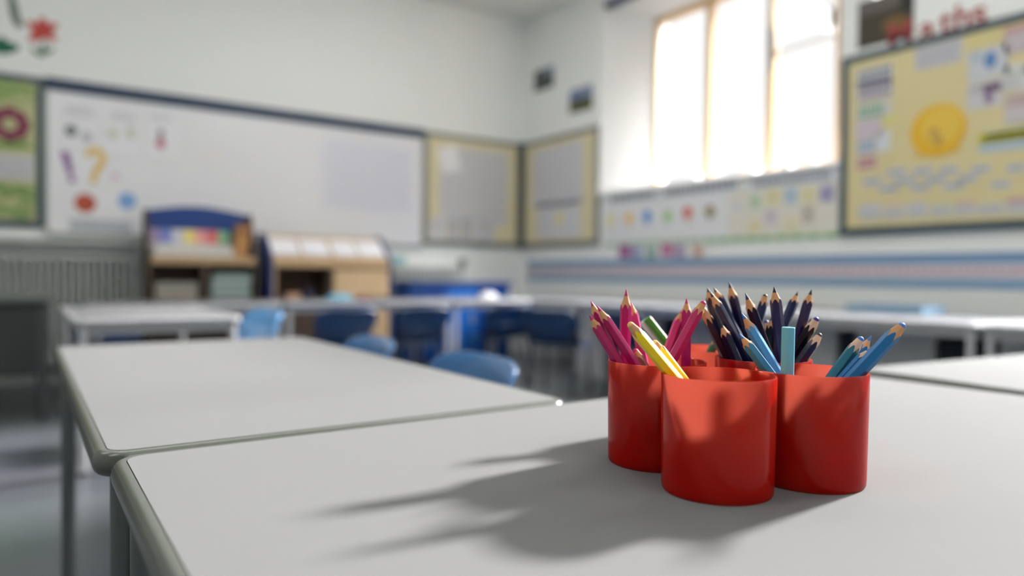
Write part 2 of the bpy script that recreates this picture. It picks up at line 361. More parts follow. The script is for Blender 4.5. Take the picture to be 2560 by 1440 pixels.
PENCILS = [
('L1', 'left', (0.4676, 0.5391, -0.0243), (0.5177, 0.4983, -0.1764), 0.0052, 'pink', 'n'),
('L2', 'left', (0.4653, 0.5281, -0.0278), (0.5405, 0.4656, -0.1762), 0.0055, 'pink', 'n'),
('L3', 'left', (0.4549, 0.5267, -0.0374), (0.5328, 0.4847, -0.1763), 0.0054, 'pink', 'n'),
('L4', 'left', (0.5029, 0.5254, -0.0116), (0.5008, 0.5264, -0.1759), 0.006, 'pink', 'n'),
('L5', 'left', (0.5158, 0.5321, -0.0254), (0.5463, 0.516, -0.1764), 0.0052, 'pinkl', 'n'),
('L6', 'left', (0.4994, 0.5093, -0.0713), (0.5481, 0.4756, -0.1765), 0.005, 'mauve', 'b'),
('L8', 'left', (0.5562, 0.4981, -0.0321), (0.5121, 0.5223, -0.1764), 0.0052, 'pinkl', 'n'),
('L9', 'left', (0.5489, 0.4866, -0.0206), (0.5496, 0.4872, -0.1763), 0.0054, 'pink', 'n'),
('L10', 'left', (0.5333, 0.4509, -0.022), (0.4778, 0.5069, -0.1761), 0.0056, 'pinks', 'b'),
('F1', 'far', (0.6009, 0.6001, -0.0521), (0.6833, 0.5283, -0.1765), 0.005, 'white', 'f'),
('F2', 'far', (0.5982, 0.5903, -0.0481), (0.6723, 0.5198, -0.1761), 0.0056, 'green', 'f'),
('F3', 'far', (0.6768, 0.5501, -0.0679), (0.6372, 0.5796, -0.1764), 0.0052, 'dgreen', 'n'),
('Y1', 'front', (0.4336, 0.4499, -0.0396), (0.5199, 0.3726, -0.1761), 0.0056, 'yellow', 'b'),
('Y2', 'front', (0.4632, 0.4489, -0.0565), (0.5267, 0.3815, -0.1764), 0.0052, 'yellow', 'b'),
('N1', 'mid', (0.5965, 0.5006, -0.0101), (0.6295, 0.4756, -0.1765), 0.005, 'navy', 'n'),
('N2', 'mid', (0.5843, 0.4874, -0.0135), (0.6463, 0.4251, -0.1763), 0.0054, 'navyb', 'n'),
('N3', 'mid', (0.6138, 0.5067, -0.0102), (0.6708, 0.4482, -0.1763), 0.0054, 'navyb', 'n'),
('N4', 'mid', (0.6301, 0.4997, -0.0036), (0.6688, 0.4727, -0.1761), 0.0056, 'navyp', 'n'),
('N5', 'mid', (0.6002, 0.4556, -0.0145), (0.6579, 0.426, -0.176), 0.0058, 'plum', 'n'),
('N6', 'mid', (0.6412, 0.4611, -0.0165), (0.604, 0.48, -0.1765), 0.005, 'navyb', 'b'),
('N7', 'mid', (0.6076, 0.4275, -0.0079), (0.628, 0.4172, -0.176), 0.0058, 'plumb', 'n'),
('N8', 'mid', (0.681, 0.4497, -0.0135), (0.6122, 0.4719, -0.1764), 0.0052, 'navyb', 'n'),
('N9', 'mid', (0.6709, 0.4274, -0.0109), (0.6461, 0.4587, -0.1761), 0.0056, 'plumb', 'n'),
('N10', 'mid', (0.5765, 0.491, -0.0301), (0.632, 0.4426, -0.1759), 0.006, 'navy', 'b'),
('N11', 'mid', (0.6153, 0.5124, -0.0386), (0.6622, 0.4562, -0.1766), 0.0048, 'navy', 'n'),
('N12', 'mid', (0.5849, 0.4735, -0.0455), (0.611, 0.4227, -0.1761), 0.0056, 'navy', 'n'),
('N13', 'mid', (0.6562, 0.4709, -0.0448), (0.6733, 0.4632, -0.1765), 0.005, 'black', 'b'),
('N14', 'mid', (0.6341, 0.448, -0.0384), (0.6314, 0.4584, -0.1766), 0.0048, 'black', 'n'),
('N15', 'mid', (0.6536, 0.4093, -0.0385), (0.6367, 0.4853, -0.176), 0.0058, 'black', 'b'),
('N16', 'mid', (0.653, 0.4052, -0.0542), (0.5962, 0.4585, -0.1761), 0.0056, 'navy', 'b'),
('N17', 'mid', (0.6751, 0.4422, -0.056), (0.6569, 0.4445, -0.1764), 0.0052, 'navy', 'b'),
('N18', 'mid', (0.6636, 0.4231, -0.0407), (0.6465, 0.4484, -0.1767), 0.0046, 'black', 'n'),
('B1', 'right', (0.5651, 0.4331, -0.0329), (0.6255, 0.3728, -0.1763), 0.0054, 'sky', 'n'),
('B2', 'right', (0.5387, 0.4147, -0.0508), (0.5886, 0.3329, -0.1763), 0.0054, 'teal', 'n'),
('B3', 'right', (0.5493, 0.3714, -0.0425), (0.551, 0.3739, -0.1758), 0.0062, 'aqua', 'f'),
('B4', 'right', (0.6213, 0.3451, -0.0519), (0.5809, 0.4113, -0.176), 0.0058, 'teal2', 'b'),
('B5', 'right', (0.6347, 0.344, -0.0512), (0.5875, 0.3978, -0.1765), 0.005, 'skyd', 'n'),
('B6', 'right', (0.6196, 0.3356, -0.0603), (0.5673, 0.4072, -0.1765), 0.005, 'skyd', 'n'),
('B7', 'right', (0.625, 0.3103, -0.0376), (0.5586, 0.3982, -0.1757), 0.0064, 'skyd', 'b')]
PLAB = {
'L1': 'pink pencil behind the other tips at the far left of the pink bunch', 'L2': 'pink pencil with a long bare tip crossing over the left side of its pot',
'L3': 'lowest of the three pink pencils leaning out to the left', 'L4': 'tallest pink pencil, standing upright in the left pot',
'L5': 'pink pencil with a white glint just right of the tallest pink pencil', 'L6': 'short brownish pencil stub barely clearing the rim of the pink pot',
'L8': 'pink pencil half hidden behind the slanting glossy one, leaning right', 'L9': 'upright pink pencil behind the slanting glossy pink pencil',
'L10': 'glossy dusky pink pencil slanting right towards the navy bunch', 'F1': 'whitish unsharpened pencil behind the yellow pencils',
'F2': 'bright green pencil with flat end up leaning left', 'F3': 'dark green pencil almost hidden behind the navy bunch',
'Y1': 'larger yellow pencil resting on the left rim of the front pot', 'Y2': 'second yellow pencil lying just behind the larger one',
'N1': 'black-tipped pencil at the back left of the navy bunch, mostly hidden', 'N2': 'navy pencil with a long dark tip at the upper left of the bunch',
'N3': 'navy pencil next to the upper left pair, its tip turned left', 'N4': 'tallest navy pencil with a sharp black tip',
'N5': 'dark plum pencil with a violet lead behind the light blue pencil', 'N6': 'navy pencil with a blunt wooden tip leaning back right',
'N7': 'thick upright plum pencil with a black point right of centre', 'N8': 'blue-black pencil leaning right with a dark green point',
'N9': 'rightmost tall purple pencil in the navy bunch', 'N10': 'thick navy pencil with a round black tip at the left rim',
'N11': 'thin navy pencil wedged behind the two at the left rim', 'N12': 'short navy pencil with a black tip at the front left rim',
'N13': 'short black pencil with a blunt blue tip deep in the bunch', 'N14': 'black pencil hidden beside the thick plum pencil',
'N15': 'worn black pencil with a purple-blue tip leaning right', 'N16': 'short navy pencil leaning over the right rim of its pot',
'N17': 'short navy pencil with chewed pinkish wood behind the pale aqua one', 'N18': 'thin black pencil just behind the worn black one',
'B1': 'sky blue pencil with a sharp blue tip leaning left', 'B2': 'lower steel blue pencil leaning left out of the right pot',
'B3': 'pale aqua pencil standing upright with its flat end up', 'B4': 'teal pencil with a blunt tip leaning right',
'B5': 'blue pencil whose tip peeps out between the teal and the long one', 'B6': 'short blue pencil tucked under the long right-leaning one',
'B7': 'long thick blue pencil reaching furthest right over the rim'}
def pencil_meshes(L, r, blunt, long_tip):
    # hexagonal barrel whose sharpened end leaves a scalloped paint edge; local z runs from the foot (0) to the point (L)
    n = 48; c30 = math.cos(PI/6)
    def rad(a):
        k = (a + PI/6) % (PI/3) - PI/6
        return min(r * c30 / max(math.cos(((a) % (PI/3)) - PI/6), 0.5), r * 0.975)
    tl = r * (3.6 if long_tip else 2.9)
    z0 = L - tl                                # where a cone of radius r would start
    lr = r * (0.36 if not blunt else 0.55); zl = L - tl * (lr / r) ** 1.0
    if blunt: zl = L - r * 0.55
    slope = (zl - z0) / (r - lr)
    bm = bmesh.new()
    A = [2*PI*k/n for k in range(n)]
    lo = [bm.verts.new((rad(a)*math.cos(a), rad(a)*math.sin(a), 0)) for a in A]
    hz = []
    for a in A:
        rr = rad(a); d = (r - rr) / (r - r*c30); hz.append(z0 + (r - rr) * slope * 1.5 - 0.0006 + 0.0016*d)
    hi = [bm.verts.new((rad(a)*math.cos(a), rad(a)*math.sin(a), z)) for a, z in zip(A, hz)]
    bm.faces.new(lo[::-1])
    for k in range(n): bm.faces.new((lo[k], lo[(k+1) % n], hi[(k+1) % n], hi[k]))
    bw = bmesh.new(); rows = [[bw.verts.new((rad(a)*math.cos(a)*0.985, rad(a)*math.sin(a)*0.985, z + 0.0)) for a, z in zip(A, hz)]]
    zm = z0 + (zl - z0) * 0.55; rm = r + (lr - r) * 0.55
    rows.append([bw.verts.new((rm*math.cos(a), rm*math.sin(a), zm)) for a in A])
    rows.append([bw.verts.new((lr*math.cos(a), lr*math.sin(a), zl)) for a in A])
    for i in range(2):
        for k in range(n): bw.faces.new((rows[i][k], rows[i][(k+1) % n], rows[i+1][(k+1) % n], rows[i+1][k]))
    bw.faces.new(rows[2])
    bl = bmesh.new(); a_ = [bl.verts.new((lr*math.cos(a), lr*math.sin(a), zl)) for a in A]
    if blunt: prof_ = [(0.92, 0.35), (0.6, 0.8), (0.0, 1.0)]
    else: prof_ = [(0.55, 0.45), (0.22, 0.88), (0.0, 1.0)]
    prev = a_
    for f, h in prof_:
        if f == 0:
            v = bl.verts.new((0, 0, L))
            for k in range(n): bl.faces.new((prev[k], prev[(k+1) % n], v))
        else:
            rg = [bl.verts.new((lr*f*math.cos(a), lr*f*math.sin(a), zl + (L-zl)*h)) for a in A]
            for k in range(n): bl.faces.new((prev[k], prev[(k+1) % n], rg[(k+1) % n], rg[k]))
            prev = rg
    return bm, bw, bl
LONG = {'N2', 'N4', 'L2', 'N10', 'L4', 'B1', 'N5'}
for nm, pot, tip, foot, r, colr, kind in PENCILS:
    tip = Vector(tip) + Vector((0, 0, CZ)); foot = Vector(foot) + Vector((0, 0, CZ))
    d = tip - foot; L = d.length
    grp = {'left': 'pink pencils', 'mid': 'navy and black pencils', 'right': 'blue pencils', 'front': 'yellow pencils', 'far': 'pencils in the hidden pot'}[pot]
    t = thing('pencil', PLAB[nm], 'pencil', foot, 0, grp)
    q = d.to_track_quat('Z', 'Y'); t.rotation_mode = 'QUATERNION'
    spin = random.uniform(0, PI/3)
    t.rotation_quaternion = q @ Matrix.Rotation(spin, 4, 'Z').to_quaternion()
    flip = kind == 'f'
    b_, w_, l_ = pencil_meshes(L, r, kind == 'b', nm in LONG)
    if flip:                                   # flat end up: the sharpened end stands in the pot
        for bmx in (b_, w_, l_):
            for v in bmx.verts: v.co.z = L - v.co.z; v.co.x = -v.co.x
    base = colr
    lead = 'pink' if pot == 'left' else 'yellow' if pot == 'front' else 'green' if pot == 'far' else 'blue' if pot == 'right' else ('plum' if nm in ('N5', 'N17') else 'black' if nm in ('N15', 'N13') else 'navy')
    ob = link('barrel', b_, pmat[base], t, smooth=True, bevel=0.0006 if flip else 0)
    ob.modifiers[-1].split_angle = math.radians(24)
    link('bare_wood', w_, woodl_p if nm in ('N15', 'N16', 'N17', 'N13', 'B4', 'B6') else wood_p, t, smooth=True)
    link('lead', l_, lmat[lead], t, smooth=True)
# ------------------------------------------------------------ things on the walls
grey_m = mat('frame_grey', (0.20, 0.215, 0.20), 0.45, metal=0.3, noise=0.05)
dgrey_m = mat('frame_dark', (0.035, 0.065, 0.085), 0.45, noise=0.05)
silver_m = mat('frame_silver', (0.40, 0.41, 0.38), 0.4, metal=0.3, noise=0.05)
bank_y = mat('backing_cream', (0.70, 0.62, 0.40), 0.8, noise=0.05, nscale=10)
bank_y2 = mat('backing_yellow', (0.66, 0.57, 0.31), 0.8, noise=0.05, nscale=10)
wb_m = mat('whiteboard_enamel', (0.80, 0.80, 0.82), 0.22, spec=0.5, noise=0.01)
BD = 0.030                                    # how far the boards stand off the wall
class Wall:
    """local axes of a wall: s runs along it, z up, and 'out' into the room"""
    def __init__(s, k): s.k = k
    def px(s, u, v, off):                     # (s, z) of the spot seen at (u, v)
        p = on_a(u, v, off) if s.k == 'a' else on_b(u, v, off)
        return (p.x if s.k == 'a' else p.y, p.z)
    def pt(s, a, z, out):
        return Vector((a, YA - out, z)) if s.k == 'a' else Vector((XB - out, a, z))
    def slab(s, bm, a0, z0, a1, z1, o0, o1):
        p, q = s.pt(a0, z0, o0), s.pt(a1, z1, o1)
        box(bm, tuple(min(p[i], q[i]) for i in range(3)), tuple(max(p[i], q[i]) for i in range(3)))
    def poly(s, bm, pts, o0, o1):
        d = s.pt(0, 0, o1) - s.pt(0, 0, o0)
        prism(bm, [s.pt(a, z, o0) for a, z in pts], d)
WA, WB = Wall('a'), Wall('b')
def board(W, name, label, cat, a0, z0, a1, z1, fm, bm_, fw=0.035, tops=None, skip=()):
    lo, hi = min(a0, a1), max(a0, a1)
    t = thing(name, label, cat, W.pt((lo+hi)/2, z0, 0))
    bmx = bmesh.new(); W.slab(bmx, lo+fw*0.6, z0+fw*0.6, hi-fw*0.6, z1-fw*0.6, 0.001, BD-0.006)
    off = -W.pt((lo+hi)/2, z0, 0)
    bmesh.ops.translate(bmx, verts=bmx.verts, vec=off); link('backing', bmx, bm_, t)
    bmx = bmesh.new()
    W.slab(bmx, lo, z0, lo+fw, z1, 0.001, BD); W.slab(bmx, hi-fw, z0, hi, z1, 0.001, BD)
    W.slab(bmx, lo+fw, z0, hi-fw, z0+fw, 0.001, BD)
    if tops is None: W.slab(bmx, lo+fw, z1-fw, hi-fw, z1, 0.001, BD)
    bmesh.ops.translate(bmx, verts=bmx.verts, vec=off); link('frame', bmx, fm, t)
    if tops is not None:
        th, tm = tops
        bmx = bmesh.new(); W.slab(bmx, lo, z1-th, hi, z1, 0.001, BD+0.012); bmesh.ops.translate(bmx, verts=bmx.verts, vec=off); link('top_rail', bmx, tm, t)
    return t
ZB0, ZB1 = 1.075, 2.135
board(WA, 'display_board', 'display board at the left edge with green leafy prints in a dark frame', 'notice board', -1.35, 1.09, 0.118, 2.135, dgrey_m, mat('backing_lime', (0.50, 0.50, 0.27), 0.8, noise=0.2, nscale=7), 0.045)
board(WA, 'whiteboard', 'long whiteboard under a navy rail on the back wall', 'whiteboard', 0.122, 1.04, 3.095, 2.145, silver_m, wb_m, 0.022, tops=(0.082, navy_m))
board(WA, 'display_board', 'cream backed display board left of the room corner', 'notice board', 3.10, 1.07, 4.205, 2.14, grey_m, bank_y, 0.045)
board(WB, 'display_board', 'cream backed display board right of the room corner', 'notice board', 4.80, 1.07, 5.96, 2.14, grey_m, bank_y, 0.045)
tag(link('trim_3', BX(((4.205, 5.955, 1.06), (4.255, 5.995, 2.15))), dgrey_m), 'dark corner strip between the two cream boards', 'strip')
bpy.data.objects['trim_3']['kind'] = 'structure'
board(WB, 'display_board', 'big yellow maths display board in a dark frame on the window wall', 'notice board', 1.42, 1.055, 2.515, 2.165, dgrey_m, bank_y2, 0.045)

def card(W, name, label, cat, u0, v0, u1, v1, col, lay=0, on=True, group=None, marks=None, tilt=0.0, rough=0.7):
    """a sheet of paper or card whose top left and bottom right are seen at the two spots; lay counts sheets underneath"""
    base = (BD - 0.006 if on else 0.0) + 0.0015 + 0.0025*lay
    a0, z1 = W.px(u0, v0, base); a1, z0 = W.px(u1, v1, base)
    ca, cz = (a0+a1)/2, (z0+z1)/2
    bm = bmesh.new()
    hw, hh = abs(a1-a0)/2, abs(z1-z0)/2
    c, s = math.cos(tilt), math.sin(tilt)
    W.poly(bm, [(ca + x*c - z*s, cz + x*s + z*c) for x, z in ((-hw,-hh),(hw,-hh),(hw,hh),(-hw,hh))], base, base+0.0015)
    o = W.pt(ca, cz, base); bmesh.ops.translate(bm, verts=bm.verts, vec=-o)
    ob = link(name, bm, cm(col, rough)); ob.location = o; tag(ob, label, cat, group)
    if marks:                                  # printed areas: (name, colour, kind, x0, z0, x1, z1 in 0..1 seen from the room)
        sg = 1 if W.k == 'a' else -1           # on the window wall, room-left is larger y
        for k_, (mn, mc, kind, x0, q0, x1, q1) in enumerate(marks):
            b = bmesh.new()
            A0, A1 = ca + sg*(x0*2-1)*hw, ca + sg*(x1*2-1)*hw
            Z0, Z1 = cz + (q0*2-1)*hh, cz + (q1*2-1)*hh
            if kind == 'r': W.slab(b, A0, Z0, A1, Z1, base+0.0015, base+0.0021)
            elif kind == 'o':
                W.poly(b, [((A0+A1)/2 + abs(A1-A0)/2*math.cos(2*PI*t/28), (Z0+Z1)/2 + abs(Z1-Z0)/2*math.sin(2*PI*t/28)) for t in range(28)], base+0.0015, base+0.0022)
            elif kind[0] == 'l':               # n rows of print
                n_ = int(kind[1:]); rnd = random.Random(k_*7+n_)
                for i in range(n_):
                    zc = Z0 + (Z1-Z0)*(i+0.5)/n_; h_ = (Z1-Z0)/n_*0.24
                    x_ = 0.0
                    while x_ < 0.97:
                        w_ = rnd.uniform(0.05, 0.16); e_ = min(x_+w_, 1.0)
                        W.slab(b, A0+(A1-A0)*x_, zc-h_, A0+(A1-A0)*e_, zc+h_, base+0.0015, base+0.0019); x_ = e_+0.035
            elif kind[0] == 'g':               # grid of small squares g<cols>x<rows>
                nc, nr = [int(q) for q in kind[1:].split('x')]
                for i in range(nc):
                    for j in range(nr):
                        W.slab(b, A0+(A1-A0)*(i+0.15)/nc, Z0+(Z1-Z0)*(j+0.15)/nr, A0+(A1-A0)*(i+0.85)/nc, Z0+(Z1-Z0)*(j+0.85)/nr, base+0.0015, base+0.002)
            bmesh.ops.translate(b, verts=b.verts, vec=-o); link(mn, b, cm(mc), ob)
    return ob
W_, G_, INK = (0.74, 0.74, 0.76), (0.50, 0.50, 0.52), (0.16, 0.16, 0.20)
# --- green board
leafc = [(0.17, 0.28, 0.07), (0.26, 0.38, 0.12), (0.20, 0.32, 0.10)]
def leaves(W, name, label, u0, v0, u1, v1, seed, n=46):
    rnd = random.Random(seed); base = BD - 0.0035; bm = bmesh.new()
    u0 = max(u0, -40)
    a0, z1 = W.px(u0, v0, base); a1, z0 = W.px(u1, v1, base)
    for i in range(n):
        a = rnd.uniform(a0, a1); z = rnd.uniform(z0, z1); L_ = rnd.uniform(0.04, 0.085); an = rnd.uniform(-0.5, 0.5); w_ = L_*0.18
        pts = []
        for k in range(12):
            t = 2*PI*k/12; x, y = L_*math.cos(t), w_*math.sin(t)*(1-0.3*math.cos(t))
            pts.append((a + x*math.cos(an) - y*math.sin(an), z + x*math.sin(an) + y*math.cos(an)))
        o_ = base + 0.0004*(i % 12); W.poly(bm, pts, o_, o_+0.0006)
    M = mat('leaf_print_%d' % seed, leafc[seed % 3], 0.7, noise=0.25, nscale=18)
    o = W.pt((a0+a1)/2, (z0+z1)/2, base); bmesh.ops.translate(bm, verts=bm.verts, vec=-o)
    ob = link(name, bm, M); ob.location = o; return tag(ob, label, 'border print')
leaves(WA, 'leaf_print', 'band of green leaf prints at the top of the left display board', -40, 195, 80, 262, 1, 22)
leaves(WA, 'leaf_print', 'band of green leaf prints just under the purple flower', -40, 348, 80, 372, 3, 9)
leaves(WA, 'leaf_print', 'band of green leaf prints at the foot of the left display board', -40, 458, 80, 545, 5, 34)
card(WA, 'paper_sheet', 'pale lilac sheet in the middle of the leafy board', 'paper', -60, 378, 86, 452, (0.55, 0.55, 0.56), 1, marks=[('print', (0.42, 0.42, 0.46), 'l5', 0.1, 0.1, 0.9, 0.9)])
def disc(W, name, label, cat, u, v, r0, r1, col, lay=0, on=True, seg=36, parent=None):
    base = (BD - 0.006 if on else 0.0) + 0.0015 + 0.0025*lay
    a, z = W.px(u, v, base); bm = bmesh.new()
    if r0 <= 0: W.poly(bm, [(a + r1*math.cos(2*PI*k/seg), z + r1*math.sin(2*PI*k/seg)) for k in range(seg)], base, base+0.002)
    else:
        rows = []
        for rr, oo in ((r0, 0), (r1, 0), (r1, 0.003), (r0, 0.003)):
            rows.append([bm.verts.new(W.pt(a + rr*(1+0.06*math.cos(8*2*PI*k/seg))*math.cos(2*PI*k/seg), z + rr*(1+0.06*math.cos(8*2*PI*k/seg))*math.sin(2*PI*k/seg), base+oo)) for k in range(seg)])
        for i in range(4):
            for k in range(seg): bm.faces.new((rows[i][k], rows[i][(k+1) % seg], rows[(i+1) % 4][(k+1) % seg], rows[(i+1) % 4][k]))
    o = W.pt(a, z, base)
    bmesh.ops.translate(bm, verts=bm.verts, vec=-o)
    ob = link(name, bm, cm(col)); ob.location = o
    if label: tag(ob, label, cat)
    if parent is not None: ob.location = o - parent.location; ob.parent = parent
    return ob
disc(WA, 'paper_flower', 'purple ring-shaped paper flower on the leafy board', 'paper flower', 24, 310, 0.045, 0.115, (0.20, 0.035, 0.075), 1, seg=64)
# --- wall decals over the left board
def leaf_shape(W, name, label, cat, blobs, col, base=0.002):
    bm = bmesh.new(); first = None
    for i, (u, v, L_, w_, an) in enumerate(blobs):
        a, z = W.px(u, v, base)
        if first is None: first = (a, z)
        pts = []
        for k in range(20):
            t = 2*PI*k/20; x, y = L_*math.cos(t), w_*math.sin(t)*(1-0.25*math.cos(t))
            pts.append((a + x*math.cos(an) - y*math.sin(an), z + x*math.sin(an) + y*math.cos(an)))
        W.poly(bm, pts, base+0.0004*i, base+0.0004*i+0.001)
    o = W.pt(first[0], first[1], base); bmesh.ops.translate(bm, verts=bm.verts, vec=-o)
    ob = link(name, bm, cm(col)); ob.location = o
    if label: tag(ob, label, cat)
    return ob
f = leaf_shape(WA, 'flower_decal', 'red flower decal with green leaves high on the back wall', 'wall decal',
               [(105, 78, 0.050, 0.045, 0), (88, 70, 0.060, 0.030, 2.3), (124, 70, 0.060, 0.030, 0.7), (90, 92, 0.055, 0.028, 3.7), (122, 90, 0.055, 0.028, -0.4), (106, 58, 0.045, 0.028, 1.57)], (0.50, 0.06, 0.05))
g = leaf_shape(WA, 'leaves', None, None, [(108, 125, 0.045, 0.014, 1.45), (92, 130, 0.045, 0.016, 2.6), (120, 128, 0.045, 0.016, 0.5), (108, 110, 0.03, 0.008, 1.57)], (0.07, 0.16, 0.07))
g.location = g.location - f.location; g.parent = f
leaf_shape(WA, 'leaf_decal', 'dark green leaf decal at the left edge above the leafy board', 'wall decal', [(12, 118, 0.085, 0.045, 0.15), (0, 112, 0.06, 0.04, 1.2)], (0.01, 0.12, 0.06))
leaf_shape(WA, 'stem_decal', 'grey-green stem decal in the top left corner of the picture', 'wall decal', [(34, 20, 0.13, 0.026, 1.75), (46, 52, 0.05, 0.016, 2.2)], (0.13, 0.18, 0.13))
# --- whiteboard items
card(WA, 'paper_sheet', 'white sheet with dark blotch, first at top left of the whiteboard', 'paper', 150, 255, 245, 372, (0.80, 0.80, 0.82), 0, marks=[('print', (0.45, 0.45, 0.50), 'l3', 0.12, 0.72, 0.9, 0.95), ('picture', (0.16, 0.20, 0.21), 'o', 0.12, 0.22, 0.45, 0.50), ('picture', (0.50, 0.50, 0.54), 'o', 0.55, 0.12, 0.85, 0.36)])
card(WA, 'paper_sheet', 'white sheet with faint drawing, second along the whiteboard', 'paper', 258, 266, 352, 385, (0.80, 0.80, 0.82), 0, marks=[('print', (0.48, 0.48, 0.52), 'l3', 0.2, 0.70, 0.85, 0.92), ('picture', (0.62, 0.63, 0.50), 'o', 0.1, 0.28, 0.38, 0.52), ('picture', (0.60, 0.62, 0.52), 'o', 0.6, 0.32, 0.85, 0.62)])
card(WA, 'paper_sheet', 'white sheet with small red figure, third along the whiteboard', 'paper', 362, 276, 450, 396, (0.80, 0.80, 0.82), 0, marks=[('print', (0.48, 0.48, 0.52), 'l2', 0.15, 0.80, 0.8, 0.95), ('picture', (0.24, 0.20, 0.26), 'r', 0.38, 0.38, 0.52, 0.62), ('picture', (0.50, 0.14, 0.20), 'o', 0.30, 0.18, 0.58, 0.40)])
def wpoly(W, name, label, cat, pts, col, lay=0, on=True):
    base = (BD - 0.006 if on else 0.0) + 0.0015 + 0.0025*lay
    q = [W.px(u, v, base) for u, v in pts]; bm = bmesh.new(); W.poly(bm, q, base, base+0.002)
    o = W.pt(q[0][0], q[0][1], base); bmesh.ops.translate(bm, verts=bm.verts, vec=-o)
    ob = link(name, bm, cm(col)); ob.location = o
    if label: tag(ob, label, cat)
    return ob
e = wpoly(WA, 'exclamation_mark', 'purple exclamation mark cut-out on the whiteboard', 'cut-out', [(150, 378), (172, 380), (184, 436), (170, 438)], (0.22, 0.08, 0.30))
d2 = disc(WA, 'dot', None, None, 180, 449, 0, 0.022, (0.22, 0.08, 0.30), 0, parent=e)
qm = bmesh.new()
base = BD - 0.0045; pc = []
for (u, v) in ((218, 388), (228, 377), (244, 376), (256, 388), (258, 402), (250, 416), (240, 426), (236, 440)): pc.append(WA.px(u, v, base))
for i in range(len(pc)-1):
    (a, z), (b_, y) = pc[i], pc[i+1]; nrm = Vector((z-y, b_-a)).normalized()*0.021
    e0 = Vector((b_-a, y-z)).normalized()*0.008
    WA.poly(qm, [(a+nrm.x-e0.x, z+nrm.y-e0.y), (b_+nrm.x+e0.x, y+nrm.y+e0.y), (b_-nrm.x+e0.x, y-nrm.y+e0.y), (a-nrm.x-e0.x, z-nrm.y-e0.y)], base+0.0002*i, base+0.002+0.0002*i)
o_ = WA.pt(*pc[0], base); bmesh.ops.translate(qm, verts=qm.verts, vec=-o_)
q_ = link('question_mark', qm, cm((0.72, 0.48, 0.08))); q_.location = o_; tag(q_, 'yellow question mark cut-out on the whiteboard', 'cut-out')
disc(WA, 'dot', None, None, 233, 452, 0, 0.022, (0.72, 0.48, 0.08), 0, parent=q_)
leaf_shape(WA, 'pink_scribble', 'faint pink scribble drawn right of the question mark', 'drawing', [(286, 436, 0.028, 0.008, 0.5), (296, 444, 0.026, 0.008, 2.2), (282, 448, 0.022, 0.006, 1.2)], (0.62, 0.40, 0.50), BD-0.0052)
disc(WA, 'round_badge', 'rust red round badge on the whiteboard', 'badge', 213, 508, 0, 0.068, (0.45, 0.085, 0.04), 0)
disc(WA, 'round_badge', 'light blue round badge on the whiteboard', 'badge', 318, 502, 0, 0.060, (0.20, 0.38, 0.68), 0)
card(WA, 'pastel_stain', 'pale peach smudge on the middle of the whiteboard', 'smudge', 500, 372, 560, 400, (0.80, 0.76, 0.74), 0)
card(WA, 'ruled_sheet', 'large pale ruled sheet at the right end of the whiteboard', 'paper', 805, 345, 1030, 535, (0.73, 0.73, 0.79), 0, marks=[('ruled_lines', (0.70, 0.70, 0.77), 'g9x10', 0.05, 0.05, 0.95, 0.95)])
card(WA, 'label_strip', 'grey lettered strip at the foot of the whiteboard above the radiator', 'label', 172, 545, 330, 585, (0.55, 0.57, 0.60), 0, marks=[('print', (0.30, 0.33, 0.38), 'l3', 0.05, 0.1, 0.95, 0.9)])
# --- cream boards in the corner
card(WA, 'paper_sheet', 'large grey-white sheet filling the cream board left of the corner', 'paper', 1100, 362, 1268, 566, (0.56, 0.56, 0.57), 0, marks=[('print', (0.52, 0.52, 0.53), 'l9', 0.08, 0.1, 0.92, 0.92)], rough=0.35)
card(WA, 'highlight_patch', 'painted white highlight at the upper left of the same cream board', 'paper', 1100, 364, 1148, 432, (0.80, 0.80, 0.80), 1, tilt=0.25, rough=0.2)  # white patch standing in for a highlight on the board
for i, (u0, u1, g_) in enumerate(((1075, 1110, 0.60), (1118, 1146, 0.48), (1152, 1180, 0.46), (1186, 1236, 0.56))):
    card(WA, 'paper_sheet', ['white slip at the bottom left of the corner board', 'first grey slip at the foot of the corner board', 'second grey slip at the foot of the corner board', 'wider pale slip at the foot of the corner board'][i], 'paper', u0, 545-2*i, u1, 602+1*i, (g_, g_, g_+0.02), 1, marks=[('print', (g_*0.75, g_*0.7, g_*0.7), 'l4', 0.15, 0.35, 0.85, 0.95)])
card(WB, 'paper_sheet', 'tall grey-white sheet on the cream board right of the corner', 'paper', 1334, 378, 1456, 506, (0.60, 0.60, 0.62), 0, marks=[('print', (0.56, 0.56, 0.58), 'l8', 0.08, 0.08, 0.92, 0.92)])
card(WB, 'paper_sheet', 'pale sheet with a small yellow patch below the tall one', 'paper', 1344, 512, 1450, 592, (0.62, 0.62, 0.64), 0, marks=[('picture', (0.72, 0.64, 0.38), 'o', 0.42, 0.35, 0.66, 0.75), ('print', (0.57, 0.57, 0.59), 'l3', 0.08, 0.05, 0.35, 0.9)])
# small photographs pinned beside the corner
card(WB, 'photograph', 'small dark photograph pinned nearer the corner', 'photo', 1336, 180, 1384, 215, (0.055, 0.065, 0.06), 0, on=False, marks=[('sky', (0.20, 0.27, 0.33), 'r', 0.45, 0.62, 1, 1), ('picture', (0.12, 0.12, 0.11), 'o', 0.1, 0.3, 0.6, 0.7)])
card(WB, 'photograph', 'small landscape photograph with blue sky beside the window', 'photo', 1424, 228, 1481, 270, (0.085, 0.095, 0.03), 0, on=False, marks=[('sky', (0.20, 0.25, 0.40), 'r', 0, 0.52, 1, 1), ('picture', (0.14, 0.15, 0.19), 'r', 0, 0.42, 0.6, 0.6)])
